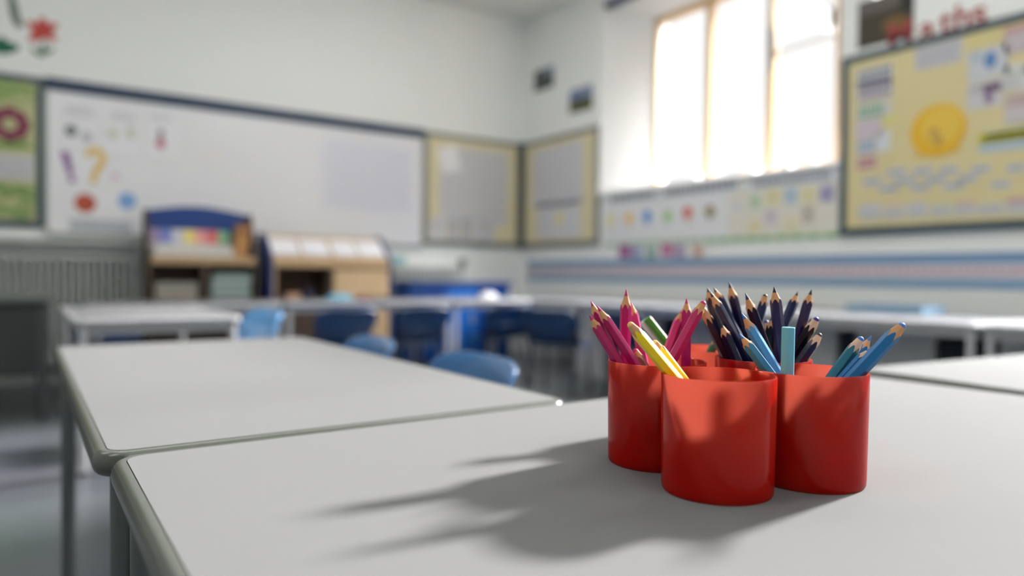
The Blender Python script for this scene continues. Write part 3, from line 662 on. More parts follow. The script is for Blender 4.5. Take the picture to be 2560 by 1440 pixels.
# --- long pale poster strip under the window
zt_l = WB.px(1512, 492, 0.004)[1]
S = [('long_poster', 'left long white poster with colour bubbles under the window', 1512, 494, 1820, 604, (0.76, 0.76, 0.77)),
     ('long_poster', 'right long cream poster under the window', 1822, 462, 2104, 592, (0.74, 0.71, 0.62))]
for nm, lb, u0, v0, u1, v1, c in S: card(WB, nm, lb, 'poster', u0, v0, u1, v1, c, 0, on=False)
card(WB, 'header_banner', 'narrow banner with grey lettering above the bubble poster', 'banner', 1512, 484, 1840, 486, (0.70, 0.71, 0.73), 1, on=False, marks=[('lettering', (0.24, 0.27, 0.30), 'l1', 0.05, -0.9, 0.96, 1.9)]) if False else None
def band(W, name, label, cat, u0, vt0, vb0, u1, vt1, vb1, col, base, marks=()):
    """a level strip fixed to the wall between two spots of its height"""
    a0, zt = W.px(u0, vt0, base); _, zb = W.px(u0, vb0, base); a1, zt1 = W.px(u1, vt1, base); _, zb1 = W.px(u1, vb1, base)
    zt, zb = (zt+zt1)/2, (zb+zb1)/2
    bm = bmesh.new(); W.slab(bm, a0, zb, a1, zt, base, base+0.0015); o = W.pt((a0+a1)/2, (zt+zb)/2, base)
    bmesh.ops.translate(bm, verts=bm.verts, vec=-o); ob = link(name, bm, cm(col)); ob.location = o; tag(ob, label, cat)
    for k_, (mn, mc, lo, hi, dens, x0, x1) in enumerate(marks):
        b = bmesh.new(); rnd = random.Random(k_+11); L_ = a1 - a0; x_ = x0
        while x_ < x1:
            w_ = rnd.uniform(0.5, 1.0)*dens; e_ = min(x_+w_, x1)
            W.slab(b, a0+L_*x_, zb+(zt-zb)*lo, a0+L_*e_, zb+(zt-zb)*hi, base+0.0015, base+0.002); x_ = e_ + dens*0.35
        bmesh.ops.translate(b, verts=b.verts, vec=-o); link(mn, b, cm(mc), ob)
    return ob
band(WB, 'header_banner', 'narrow white banner with grey lettering above the bubble poster', 'banner', 1514, 470, 512, 1850, 436, 480, (0.72, 0.73, 0.75), 0.006, [('lettering', (0.20, 0.23, 0.27), 0.15, 0.62, 0.045, 0.06, 0.42), ('lettering', (0.22, 0.25, 0.29), 0.15, 0.62, 0.035, 0.50, 0.98)])
band(WB, 'header_banner', 'narrow white banner with grey lettering above the cream poster', 'banner', 1862, 436, 476, 2104, 408, 454, (0.72, 0.73, 0.75), 0.006, [('lettering', (0.20, 0.23, 0.27), 0.15, 0.60, 0.05, 0.10, 0.90)])
BUB = [(1526, 550, (0.80, 0.74, 0.34), 'yellow'), (1572, 545, (0.78, 0.48, 0.08), 'orange'), (1618, 540, (0.03, 0.25, 0.60), 'blue'), (1669, 540, (0.33, 0.56, 0.24), 'green'), (1719, 531, (0.60, 0.10, 0.05), 'red'), (1775, 528, (0.28, 0.24, 0.10), 'brown')]
for u, v, c, n_ in BUB:
    b_ = disc(WB, 'paper_balloon', n_ + ' paper balloon on the long white poster under the window', 'cut-out', u, v, 0, 0.046, c, 2, on=False)
    s_ = leaf_shape(WB, 'tail', None, None, [(u, v+20, 0.016, 0.010, 1.57)], c, 0.0065); s_.location = s_.location - b_.location; s_.parent = b_
CC = [(1832, 508, 1852, 524, (0.62, 0.66, 0.74), 'pale blue card right of the brown balloon'), (1876, 490, 1900, 520, (0.46, 0.62, 0.42), 'pale green card on the cream poster'),
      (1912, 474, 1952, 512, (0.74, 0.68, 0.42), 'cream yellow card, upper row of the cream poster'), (1962, 472, 1992, 508, (0.44, 0.55, 0.66), 'light blue card, upper row of the cream poster'),
      (2002, 470, 2040, 504, (0.75, 0.69, 0.42), 'straw yellow card, upper row of the cream poster'), (2050, 466, 2084, 502, (0.36, 0.33, 0.52), 'violet card at the right of the cream poster'),
      (1912, 524, 1942, 560, (0.62, 0.57, 0.62), 'mauve card, lower row of the cream poster'), (2004, 515, 2036, 556, (0.55, 0.50, 0.42), 'tan card, lower row of the cream poster'),
      (1870, 550, 1902, 582, (0.76, 0.68, 0.45), 'peach card at the lower left of the cream poster'), (1960, 545, 1994, 580, (0.76, 0.70, 0.48), 'butter yellow card low on the cream poster')]
for u0, v0, u1, v1, c, lb in CC: card(WB, 'paper_card', lb, 'card', u0, v0, u1, v1, c, 2, on=False, marks=[('print', tuple(x*0.8 for x in c), 'o', 0.3, 0.3, 0.7, 0.7)])
# green scalloped border under the posters
def scallop(W, name, label, u0, v0, u1, v1, col, n, base=0.009):
    a0, z = W.px(u0, v0, base); a1, z2 = W.px(u1, v1, base); zz = (z+z2)/2; bm = bmesh.new()
    for i in range(n):
        a = a0 + (a1-a0)*(i+0.5)/n; r_ = abs(a1-a0)/n*0.42
        W.poly(bm, [(a + r_*math.cos(2*PI*k/16), zz + 0.018*math.sin(2*PI*k/16)) for k in range(16)], base, base+0.0015)
    W.slab(bm, a0, zz-0.006, a1, zz+0.006, base+0.0016, base+0.0022)
    o = W.pt((a0+a1)/2, zz, base); bmesh.ops.translate(bm, verts=bm.verts, vec=-o); ob = link(name, bm, cm(col)); ob.location = o
    return tag(ob, label, 'border')
scallop(WB, 'scalloped_border', 'pale green scalloped border under the bubble poster', 1514, 609, 1756, 604, (0.40, 0.56, 0.40), 14)
scallop(WB, 'scalloped_border', 'brighter green scalloped border under the cream poster', 1760, 601, 2100, 588, (0.26, 0.50, 0.22), 9)
for i, (u, v, c, lb, w_) in enumerate(((1562, 628, (0.36, 0.13, 0.32), 'purple sticker, first of the row below the bubble poster', 15), (1592, 632, (0.38, 0.42, 0.62), 'dull blue sticker below the bubble poster', 12), (1628, 632, (0.36, 0.48, 0.46), 'grey-green sticker below the bubble poster', 13),
                       (1668, 624, (0.52, 0.20, 0.36), 'pink sticker below the bubble poster', 15), (1700, 628, (0.44, 0.36, 0.52), 'lilac sticker below the bubble poster', 12), (1744, 628, (0.62, 0.42, 0.34), 'peach sticker ending the row below the posters', 12))):
    card(WB, 'sticker', lb, 'sticker', u-w_, v-15, u+w_, v+15, c, 4, on=False)
# blue number-line frieze along the window wall
band(WB, 'number_frieze', 'long pale number line frieze with blue borders along the window wall', 'frieze', 1318, 650, 707, 2700, 632, 716, (0.60, 0.60, 0.66), 0.002,
     [('upper_border', (0.17, 0.29, 0.46), 0.70, 1.0, 2.0, 0, 1), ('lower_border', (0.22, 0.36, 0.52), 0.0, 0.27, 2.0, 0, 1), ('numbers', (0.56, 0.36, 0.38), 0.44, 0.60, 0.009, 0.0, 1.0), ('red_line', (0.60, 0.40, 0.42), 0.34, 0.37, 2.0, 0, 1)])
# --- things above the maths board
card(WB, 'photograph', 'large dark brown photograph above the left end of the maths board', 'photo', 2146, 8, 2284, 88, (0.050, 0.040, 0.025), 0, on=False, marks=[('picture', (0.115, 0.10, 0.09), 'r', 0, 0.68, 0.75, 1), ('picture', (0.16, 0.09, 0.025), 'o', 0.45, 0.18, 0.9, 0.5), ('picture', (0.02, 0.02, 0.018), 'r', 0.8, 0.55, 1, 0.9)])
def letter(ch, label, u, v, h, tilt):
    cu_ = bpy.data.curves.new('letter', 'FONT'); cu_.body = ch; cu_.size = 1.0; cu_.extrude = 0.01; cu_.offset = 0.012; cu_.align_x = 'CENTER'
    to = bpy.data.objects.new('tmp', cu_); COL.objects.link(to); dg = bpy.context.evaluated_depsgraph_get(); me = bpy.data.meshes.new_from_object(to.evaluated_get(dg))
    bpy.data.objects.remove(to); me.materials.clear(); me.materials.append(cm((0.33, 0.055, 0.055)))
    o = bpy.data.objects.new('cutout_letter', me); COL.objects.link(o)
    a, z = WB.px(u, v, 0.006); o.location = WB.pt(a, z, 0.006)
    o.matrix_world = Matrix.Translation(WB.pt(a, z, 0.006)) @ Matrix(((0,0,-1,0),(-1,0,0,0),(0,1,0,0),(0,0,0,1))) @ Matrix.Rotation(tilt, 4, 'Z') @ Matrix.Scale(h, 4)
    tag(o, label, 'letter', 'cut-out letters over the maths board')
for ch, u, v, lb, tl in (('M', 2250, 118, 'red cut-out capital M of the heading over the maths board', 0.0), ('a', 2318, 104, 'red cut-out letter a of the heading over the maths board', 0.05), ('t', 2364, 88, 'red cut-out letter t of the heading over the maths board', 0.0),
                         ('h', 2404, 80, 'red cut-out letter h of the heading over the maths board', -0.06), ('s', 2450, 66, 'red cut-out letter s of the heading over the maths board', 0.08)):
    letter(ch, lb, u, v-6, 0.20, tl)
# --- sheets on the maths board
def mc(lb, u0, v0, u1, v1, c, marks=None, lay=0, name='paper_sheet', cat='paper', tilt=0.0): return card(WB, name, lb, cat, u0, v0, u1, v1, c, lay, marks=marks, tilt=tilt)
gw = (0.60, 0.60, 0.58)
mc('number chart in navy squares at the top left of the maths board', 2142, 178, 2232, 200, gw, [('squares', (0.11, 0.13, 0.22), 'g6x2', 0.05, 0.05, 0.97, 0.95)], name='number_chart', cat='chart')
mc('number chart in purple squares, second down on the maths board', 2142, 215, 2232, 240, gw, [('squares', (0.18, 0.13, 0.24), 'g6x2', 0.05, 0.05, 0.97, 0.95)], name='number_chart', cat='chart')
mc('number chart in green squares, third down on the maths board', 2142, 265, 2228, 288, gw, [('squares', (0.12, 0.32, 0.17), 'g6x2', 0.05, 0.05, 0.8, 0.95)], name='number_chart', cat='chart')
mc('plain lilac-pink chart below the green squares', 2140, 306, 2204, 338, (0.58, 0.50, 0.55), name='number_chart', cat='chart')
mc('number chart in blue squares low on the left of the maths board', 2142, 350, 2190, 382, gw, [('squares', (0.20, 0.30, 0.48), 'g4x2', 0.05, 0.05, 0.97, 0.95)], name='number_chart', cat='chart')
mc('small white sheet right of the blue squares', 2193, 330, 2225, 375, (0.64, 0.67, 0.70))
mc('yellow corner flag right of the lilac-pink chart', 2204, 290, 2240, 305, (0.66, 0.60, 0.22), name='paper_flag', cat='card')
mc('number chart in red squares, lowest on the left of the maths board', 2142, 395, 2192, 420, (0.58, 0.50, 0.48), [('squares', (0.42, 0.08, 0.10), 'g4x2', 0.05, 0.05, 0.97, 0.95)], name='number_chart', cat='chart')
mc('wide lavender title sheet at the top of the maths board', 2288, 122, 2405, 152, (0.50, 0.50, 0.52), [('print', (0.38, 0.38, 0.43), 'l2', 0.1, 0.15, 0.9, 0.85)])
# yellow badge
yb = disc(WB, 'yellow_badge', 'big round golden yellow paper badge in the middle of the maths board', 'badge', 2344, 326, 0, 0.148, (0.72, 0.42, 0.02), 1)
g1 = disc(WB, 'inner_disc', None, None, 2352, 316, 0, 0.105, (0.74, 0.50, 0.07), 2, parent=yb)
g2 = leaf_shape(WB, 'drawing', None, None, [(2335, 328, 0.026, 0.020, 0.4), (2346, 352, 0.020, 0.030, 0.2), (2330, 345, 0.015, 0.010, 1.2)], (0.45, 0.27, 0.07), BD+0.0034)
g2.location = g2.location - yb.location; g2.parent = yb
bmr = bmesh.new(); o0 = yb.location
a0, z0 = WB.px(2290, 392, BD); a1, z1 = WB.px(2400, 370, BD)
WB.slab(bmr, a0, z0, a1, z1, BD-0.004, BD-0.0022); bmesh.ops.translate(bmr, verts=bmr.verts, vec=-o0); link('ribbon', bmr, cm((0.70, 0.42, 0.03)), yb)
mc('blue and white maths sheet at the upper right of the badge', 2420, 130, 2520, 185, (0.56, 0.58, 0.60), [('picture', (0.08, 0.20, 0.42), 'o', 0.42, 0.30, 0.72, 0.85), ('print', (0.25, 0.33, 0.45), 'l3', 0.05, 0.55, 0.38, 0.95)], tilt=-0.06)
mc('pale yellow card under the top rail of the maths board', 2422, 92, 2508, 110, (0.62, 0.54, 0.26), name='paper_card', cat='card')
mc('lilac sheet with pink edge at the top right of the maths board', 2512, 72, 2600, 120, (0.50, 0.44, 0.46), [('print', (0.48, 0.22, 0.20), 'r', 0, 0.82, 1, 0.98)])
mc('crumpled-looking white sheet with green blot at the right edge', 2508, 168, 2600, 215, (0.62, 0.62, 0.60), [('picture', (0.10, 0.20, 0.13), 'o', 0.55, 0.55, 0.85, 0.9), ('print', (0.40, 0.42, 0.42), 'l3', 0.05, 0.1, 0.5, 0.8)], tilt=0.12)
mc('white sheet with dark purple drawing right of the badge', 2418, 210, 2506, 262, (0.58, 0.57, 0.58), [('picture', (0.13, 0.06, 0.14), 'r', 0.45, 0.55, 0.95, 0.85), ('picture', (0.22, 0.14, 0.25), 'o', 0.50, 0.12, 0.75, 0.55), ('print', (0.30, 0.24, 0.30), 'l2', 0.05, 0.55, 0.42, 0.9)])
mc('sheet with brown-red rows at the right edge of the maths board', 2512, 238, 2600, 300, (0.56, 0.52, 0.52), [('print', (0.38, 0.18, 0.16), 'l3', 0.02, 0.55, 1, 0.95)])
mc('bright yellow-green strip right of the badge', 2446, 338, 2600, 342, (0.60, 0.58, 0.04), name='paper_strip', cat='strip')
mc('pale blue wave strip under the yellow-green strip', 2448, 356, 2600, 366, (0.45, 0.54, 0.57), name='paper_strip', cat='strip')
mc('pale yellow sheet behind the yellow-green strip', 2460, 318, 2600, 328, (0.66, 0.62, 0.34), name='paper_strip', cat='strip')
# small word strips in rows across the lower half
rnd = random.Random(5)
rows = [(430, 5, [2240, 2305, 2372, 2452, 2540], 'first'), (452, 4, [2180, 2262, 2340, 2418], 'second'), (470, 4, [2222, 2300, 2384, 2502], 'third')]
wc = {'first': ['left of the first row', 'second in the first row', 'middle of the first row', 'fourth in the first row', 'right end of the first row'],
      'second': ['left of the second row', 'second in the second row', 'third in the second row', 'right of the second row'], 'third': ['left of the third row', 'second in the third row', 'third in the third row', 'right of the third row']}
for v, n_, us, nm in rows:
    for i, u in enumerate(us):
        vv = v - (u-2240)*0.035
        mc('grey word strip, ' + wc[nm][i] + ' low on the maths board', u-24, vv-8, u+24, vv+9, (0.56, 0.56, 0.56), [('print', (0.26, 0.29, 0.36), 'l1', 0.08, 0.15, 0.92, 0.85)], name='word_strip', cat='label')
band_cols = [((0.52, 0.54, 0.66), 2148, 2200, 'bluish'), ((0.66, 0.50, 0.42), 2206, 2262, 'salmon'), ((0.52, 0.52, 0.60), 2268, 2318, 'lavender'), ((0.58, 0.58, 0.34), 2324, 2380, 'olive'), ((0.62, 0.42, 0.36), 2386, 2440, 'terracotta'), ((0.64, 0.60, 0.32), 2446, 2510, 'mustard'), ((0.52, 0.28, 0.32), 2516, 2600, 'dusky pink')]
for c, u0, u1, nm in band_cols:
    vv = 522 - (u0-2148)*0.045
    mc(nm + ' topped sheet in the bottom row of the maths board', u0, vv-8, u1, vv+26, (0.56, 0.56, 0.54), [('heading', c, 'r', 0, 0.72, 1, 1), ('print', (0.42, 0.42, 0.46), 'l2', 0.08, 0.1, 0.92, 0.62)])
# white curled scraps lying along the window sill
scrap = cm((0.86, 0.85, 0.84))
for i, (y, w_, h_) in enumerate(((4.30, 0.10, 0.030), (3.72, 0.12, 0.05), (3.50, 0.16, 0.035), (3.22, 0.10, 0.045), (2.95, 0.13, 0.03), (2.76, 0.10, 0.035))):
    bm = bmesh.new(); n = 12; A_, B_ = [], []
    for k in range(n+1):
        t = k/n; yy = y - w_/2 + w_*t; zz = 1.5335 + h_*math.sin(PI*t)**0.8*(0.7+0.3*math.sin(9*t+i))
        A_.append((bm.verts.new((4.30, yy, zz)), bm.verts.new((4.38, yy+0.01, zz*1.0))))
        B_.append((bm.verts.new((4.30, yy, zz+0.002)), bm.verts.new((4.38, yy+0.01, zz+0.002))))
    for k in range(n):
        bm.faces.new((A_[k][0], A_[k+1][0], A_[k+1][1], A_[k][1])); bm.faces.new((B_[k][0], B_[k][1], B_[k+1][1], B_[k+1][0]))
        for j in (0, 1): bm.faces.new((A_[k][j], B_[k][j], B_[k+1][j], A_[k+1][j]))
    for k in (0, n): bm.faces.new((A_[k][0], A_[k][1], B_[k][1], B_[k][0]))
    bmesh.ops.translate(bm, verts=bm.verts, vec=(-4.34, -y, -1.533))
    o = link('paper_curl', bm, scrap); o.location = (4.34, y, 1.5335)
    tag(o, ['white paper curl at the left end of the window sill', 'taller white paper curl below the left window post', 'wide low white paper curl below the middle pane', 'white paper curl below the right window post',
            'white paper curl under the right-hand pane', 'white paper curl at the right end of the window sill'][i], 'paper', 'paper curls on the window sill')
# ------------------------------------------------------------ furniture along the walls
shelf_w = mat('shelf_birch', (0.52, 0.36, 0.20), 0.5, noise=0.10, nscale=12)
blue_m = mat('blue_laminate', (0.001, 0.040, 0.21), 0.4, noise=0.05)
nvy_m = mat('navy_panel', (0.02, 0.045, 0.17), 0.45, noise=0.05)
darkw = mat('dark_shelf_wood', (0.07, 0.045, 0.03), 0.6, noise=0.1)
white_m = mat('white_panel', (0.66, 0.66, 0.68), 0.5, noise=0.03)
def rads(label, x0, x1, z0, z1, y=YA-0.06, n=None, pale=False):
    t = thing('radiator', label, 'radiator', ((x0+x1)/2, y, z0)); cx = (x0+x1)/2
    rm = bpy.data.materials.get('radiator_paint') or mat('radiator_paint', (0.42, 0.45, 0.44), 0.45, noise=0.04)
    if pale: rm = mat('radiator_pale', (0.60, 0.62, 0.59), 0.5, noise=0.03)
    n = n or int((x1-x0)/0.046)
    st = (x1-x0)/n
    bm = bmesh.new()
    for i in range(n):
        x = x0 + st*(i+0.5) - cx
        tube(bm, [(x, -0.05, 0.03), (x, -0.05, z1-z0-0.03)], 0.0145, 8); tube(bm, [(x, 0.02, 0.03), (x, 0.02, z1-z0-0.03)], 0.0145, 8)
    link('column_bank', bm, rm, t, smooth=True)
    for nm, z in (('top_header', z1-z0-0.045), ('bottom_header', 0.0)):
        link(nm, BX(((x0-cx, -0.07, z), (x1-cx, 0.04, z+0.045))), rm, t, bevel=0.012)
    link('valve', tube(bmesh.new(), [(x1-cx+0.03, -0.015, 0.0), (x1-cx+0.03, -0.015, 0.09)], 0.018, 12), rm, t, smooth=True)
    link('feed_pipe', tube(bmesh.new(), [(x1-cx+0.03, -0.015, -z0), (x1-cx+0.03, -0.015, 0.0)], 0.009, 10), rm, t, smooth=True)
    for sx in (x0-cx+0.1, x1-cx-0.1):
        link('foot', BX(((sx-0.015, -0.05, -z0), (sx+0.015, 0.02, 0.0))), rm, t)
rads('grey column radiator under the left end of the whiteboard', -1.3, 0.70, 0.14, 0.905)
rads('pale column radiator in the corner behind the blue cupboard', 2.66, 3.45, 0.14, 0.87, pale=True)
bl = link('radiator_shelf', BX(((-1.4, YA-0.15, 0.985), (0.70, YA-0.001, 1.012))), mat('shelf_grey', (0.48, 0.50, 0.50), 0.5, noise=0.04), bevel=0.006)
tag(bl, 'long grey shelf running above the left radiator', 'shelf')
bl = link('pipe_casing', BX(((-1.4, YA-0.12, 0.935), (0.70, YA-0.001, 0.984))), mat('casing_grey', (0.40, 0.42, 0.42), 0.5, noise=0.04), bevel=0.006)
tag(bl, 'thin grey pipe casing between the radiator and the shelf', 'casing')
# wall thermostat
x_, z_ = WA.px(1155, 655, 0.02)
t = thing('thermostat', 'small grey wall control knob under the corner board', 'thermostat', (x_, YA-0.002, z_))
link('knob', tube(bmesh.new(), [(0, 0, 0), (0, -0.05, 0)], 0.035, 20), grey_m, t, smooth=True)
link('stem_pipe', tube(bmesh.new(), [(0, -0.02, -0.03), (0, -0.02, -0.14)], 0.010, 10), silver_m, t, smooth=True)
card(WA, 'poster', 'teal and green poster beside the paper display unit', 'poster', 962, 640, 1015, 708, (0.28, 0.48, 0.52), 0, on=False, marks=[('picture', (0.22, 0.36, 0.12), 'o', 0.25, 0.1, 0.75, 0.75), ('picture', (0.04, 0.16, 0.14), 'r', 0.0, 0.2, 0.22, 0.7)])

# ---- bookcase with sloping display top
BCY = 5.62
t = thing('bookcase', 'bookcase with blue arched back and rows of bright picture books', 'bookcase', (1.08, BCY, 0))
w2, dp = 0.37, 0.30
for s in (-1, 1):
    bm = bmesh.new(); prism(bm, [(s*w2, -dp/2, 0), (s*w2, dp/2, 0), (s*w2, dp/2, 1.235), (s*w2, 0.04, 1.235), (s*w2, -dp/2, 0.88)], (-s*0.02, 0, 0))
    link('side_panel', bm, darkw, t)
link('shelf', BX(((-w2+0.02, -dp/2, 0.845), (w2-0.02, dp/2, 0.87))), shelf_w, t)
link('shelf', BX(((-w2+0.02, -dp/2, 0.57), (w2-0.02, dp/2, 0.59))), darkw, t)
link('plinth', BX(((-w2+0.02, -dp/2+0.02, 0), (w2-0.02, dp/2, 0.07))), darkw, t)
link('divider', BX(((-0.02, -dp/2+0.01, 0.59), (0.02, dp/2-0.01, 0.845))), darkw, t)
link('back_panel', BX(((-w2+0.02, dp/2-0.012, 0.07), (w2-0.02, dp/2, 0.87))), darkw, t)
pts = [(-w2+0.02, 1.235-0.085)] + [(-w2+0.02 + (2*w2-0.04)*k/12, 1.235 + 0.045*math.sin(PI*k/12)) for k in range(13)] + [(w2-0.02, 1.235-0.085)]
bm = bmesh.new(); prism(bm, [(x, dp/2-0.02, z) for x, z in [(-w2+0.02, 0.87)] + pts[1:-1] + [(w2-0.02, 0.87)]], (0, 0.018, 0)); link('arched_back', bm, blue_m, t)
link('display_ledge', BX(((-w2+0.02, -dp/2-0.004, 0.87), (w2-0.02, -dp/2+0.008, 0.90))), shelf_w, t)
# picture books standing on the ledge, leaning back
bc = [((0.32, 0.24, 0.40), 'purple'), ((0.16, 0.20, 0.55), 'blue'), ((0.55, 0.55, 0.60), 'pale grey'), ((0.75, 0.62, 0.18), 'yellow'), ((0.72, 0.30, 0.26), 'salmon'), ((0.62, 0.13, 0.13), 'red'), ((0.20, 0.45, 0.25), 'green')]
pages = cm((0.70, 0.68, 0.62))
for i, (c, nm) in enumerate(bc):
    x = -0.306 + 0.081*i
    b = thing('picture_book', nm + ' picture book standing on the bookcase ledge', 'book', (1.08 + x, BCY + 0.05, 0.874), 0, 'picture books on the bookcase')
    b.rotation_euler = (math.radians(-14), 0, 0)
    link('cover', BX(((-0.038, 0.0, 0), (0.038, 0.012, 0.235))), cm(c, 0.4), b)
    link('title_panel', BX(((-0.031, -0.0012, 0.02), (0.031, -0.0002, 0.13))), cm((0.68, 0.66, 0.64)), b)
for i, (h, c) in enumerate(((0.10, (0.62, 0.62, 0.60)),)):
    b = link('paper_tray', BX(((-0.33, -0.035, 0), (0.20, 0.07, h))), cm((0.62, 0.61, 0.58)), bevel=0.004); b.location = (1.08, BCY-0.09, 0.872)
    tag(b, 'long white booklet rack in front of the picture books', 'rack')
b = thing('file_box', 'tan cardboard file leaning at the right end of the bookcase', 'file', (1.335, BCY-0.05, 0.872)); b.rotation_euler = (0, math.radians(8), 0)
link('box', BX(((-0.05, -0.07, 0.008), (0.035, 0.09, 0.27))), mat('tan_card', (0.48, 0.25, 0.09), 0.7, noise=0.15, nscale=12), b, bevel=0.004)
link('label', BX(((-0.035, -0.0715, 0.19), (0.025, -0.0702, 0.25))), cm((0.30, 0.12, 0.05)), b)
rnd = random.Random(3)
def stack(x, y, z, label, n, w_, d_, cols, cat='paper stack'):
    s = thing('paper_stack', label, cat, (x, y, z)); zz = 0
    for i in range(n):
        h = rnd.uniform(0.012, 0.022); dx = rnd.uniform(-0.01, 0.01)
        link('bundle', BX(((-w_/2+dx, -d_/2, zz), (w_/2+dx, d_/2, zz+h))), cm(cols[i % len(cols)]), s); zz += h + 0.0004
stack(0.895, BCY-0.02, 0.591, 'stack of pale papers in the left lower bay of the bookcase', 7, 0.27, 0.22, [(0.34, 0.33, 0.28), (0.42, 0.30, 0.26), (0.20, 0.24, 0.22)])
stack(1.265, BCY-0.02, 0.591, 'stack of blue-grey papers in the right lower bay of the bookcase', 10, 0.27, 0.22, [(0.30, 0.36, 0.38), (0.38, 0.42, 0.40), (0.14, 0.28, 0.22)])

# ---- second unit: low display cupboard with white papers
DX, DY = 2.02, 5.58
t = thing('display_unit', 'birch display unit with navy ends and white papers on its sloping top', 'cupboard', (DX, DY, 0))
w2 = 0.50
for s in (-1, 1):
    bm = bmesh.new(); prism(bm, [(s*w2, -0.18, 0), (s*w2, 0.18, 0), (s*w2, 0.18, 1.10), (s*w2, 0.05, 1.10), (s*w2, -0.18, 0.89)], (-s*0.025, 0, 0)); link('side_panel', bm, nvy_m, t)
bm = bmesh.new(); prism(bm, [(-w2+0.025, -0.17, 0.875), (-w2+0.025, 0.06, 1.075), (-w2+0.025, 0.06, 1.055), (-w2+0.025, -0.155, 0.865)], (2*w2-0.05, 0, 0)); link('sloping_top', bm, shelf_w, t)
link('top_rail', BX(((-w2+0.025, 0.06, 1.045), (w2-0.025, 0.17, 1.09))), mat('pale_birch', (0.66, 0.52, 0.36), 0.5, noise=0.06), t)
link('front_rail', BX(((-w2+0.025, -0.178, 0.835), (w2-0.025, -0.158, 0.885))), shelf_w, t)
link('shelf', BX(((-w2+0.025, -0.16, 0.56), (w2-0.025, 0.16, 0.58))), shelf_w, t)
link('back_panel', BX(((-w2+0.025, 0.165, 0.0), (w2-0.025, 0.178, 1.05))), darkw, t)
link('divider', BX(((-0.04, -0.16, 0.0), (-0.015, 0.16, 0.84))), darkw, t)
link('inner_side', BX(((-w2+0.026, -0.16, 0.58), (-w2+0.05, 0.16, 0.84))), shelf_w, t)
dr = link('drawer', BX(((0.0, -0.175, 0.60), (w2-0.03, 0.1, 0.815))), mat('drawer_birch', (0.62, 0.44, 0.26), 0.5, noise=0.08), t, bevel=0.004)
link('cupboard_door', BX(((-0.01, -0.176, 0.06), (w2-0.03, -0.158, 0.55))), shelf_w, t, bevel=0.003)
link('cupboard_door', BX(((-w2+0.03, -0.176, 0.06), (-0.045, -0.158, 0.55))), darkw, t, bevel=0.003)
for i, (x, w_) in enumerate(((-0.36, 0.21), (-0.12, 0.22), (0.12, 0.20), (0.35, 0.22))):
    p_ = link('paper_pile', BX(((-w_/2, -0.10, 0), (w_/2, 0.10, 0.012))), cm((0.80, 0.79, 0.82))); p_.rotation_euler = (math.atan2(0.2, 0.23), 0, 0); p_.location = (DX+x, DY-0.055+0.0, 0.985)
    tag(p_, ['white paper pile at the left of the sloping display top', 'white paper pile second from left on the sloping top', 'white paper pile third along the sloping top', 'white paper pile at the right of the sloping display top'][i], 'papers', 'paper piles on the sloping top')
for i, (x, z, w_, h, c, lb) in enumerate(((-0.17, 0.581, 0.10, 0.09, (0.03, 0.03, 0.06), 'dark pot inside the open bay of the display unit'), (-0.30, 0.581, 0.10, 0.05, (0.50, 0.32, 0.22), 'small tan box inside the open bay of the display unit'))):
    b = link('storage_pot', lathe([(0, 0), (w_*0.42, 0), (w_*0.5, h*0.9), (w_*0.5, h), (w_*0.46, h), (w_*0.4, 0.01), (0, 0.01)], 24) if i == 0 else BX(((-w_/2, -w_/2, 0), (w_/2, w_/2, h))), cm(c), smooth=(i == 0), bevel=0 if i == 0 else 0.004)
    b.location = (DX+x, DY-0.07, z); tag(b, lb, 'pot' if i == 0 else 'box')
def mound(name, label, cat, loc, rx, ry_, h, col, rough=0.6):
    o = link(name, lathe([(0, 0), (1, 0), (0.98, 0.25), (0.86, 0.6), (0.6, 0.88), (0.3, 0.98), (0, 1)], 28), cm(col, rough), smooth=True)
    o.scale = (rx, ry_, h); o.location = loc; return tag(o, label, cat)
# ---- low blue cupboard in the corner
t = thing('blue_cupboard', 'low bright blue cupboard in front of the corner radiator', 'cupboard', (3.15, 5.50, 0))
link('carcass', BX(((-0.50, -0.16, 0.04), (0.50, 0.17, 0.70))), mat('blue_carcass', (0.015, 0.10, 0.40), 0.4, noise=0.05), t, bevel=0.006)
link('top', BX(((-0.52, -0.19, 0.70), (0.52, 0.18, 0.725))), blue_m, t, bevel=0.006)
for i, x in enumerate((-0.48, -0.15, 0.18)):
    d_ = link('door', BX(((x, -0.178, 0.07), (x+0.29, -0.162, 0.67))), blue_m if i != 1 else mat('bright_blue', (0.010, 0.13, 0.50), 0.4, noise=0.04), t, bevel=0.004)
    link('handle', BX(((x+0.23, -0.20, 0.36), (x+0.245, -0.179, 0.46))), silver_m, d_)
link('plinth', BX(((-0.48, -0.14, 0), (0.48, 0.15, 0.04))), dk, t)

# ---- teacher's desk and things on it
t = thing('teacher_desk', 'desk at the left edge of the room, shadow put into its dark colour', 'desk', (-0.64, 4.79, 0))
dkg = mat('charcoal_and_shade', (0.030, 0.036, 0.034), 0.5, noise=0.08); dkt = mat('desk_top_shaded', (0.10, 0.115, 0.11), 0.45, noise=0.05)  # dark tones carry the desk's shade; the first also colours dark objects
link('desktop', BX(((-0.80, -0.36, 0.62), (0.78, 0.36, 0.645))), dkt, t, bevel=0.005)
link('side_panel', BX(((0.70, -0.33, 0.0), (0.74, 0.33, 0.62))), mat('desk_side', (0.055, 0.060, 0.062), 0.5, noise=0.05), t)
link('side_panel', BX(((-0.76, -0.33, 0), (-0.72, 0.33, 0.62))), dkg, t)
link('shade_panel', BX(((-0.72, -0.33, 0.24), (0.70, -0.31, 0.62))), dkg, t)  # dark sheet put in for the shaded space beneath the desktop
t = thing('beaker', 'small beige pink beaker on the dark desk', 'cup', (-0.30, 4.86, 0.6455))
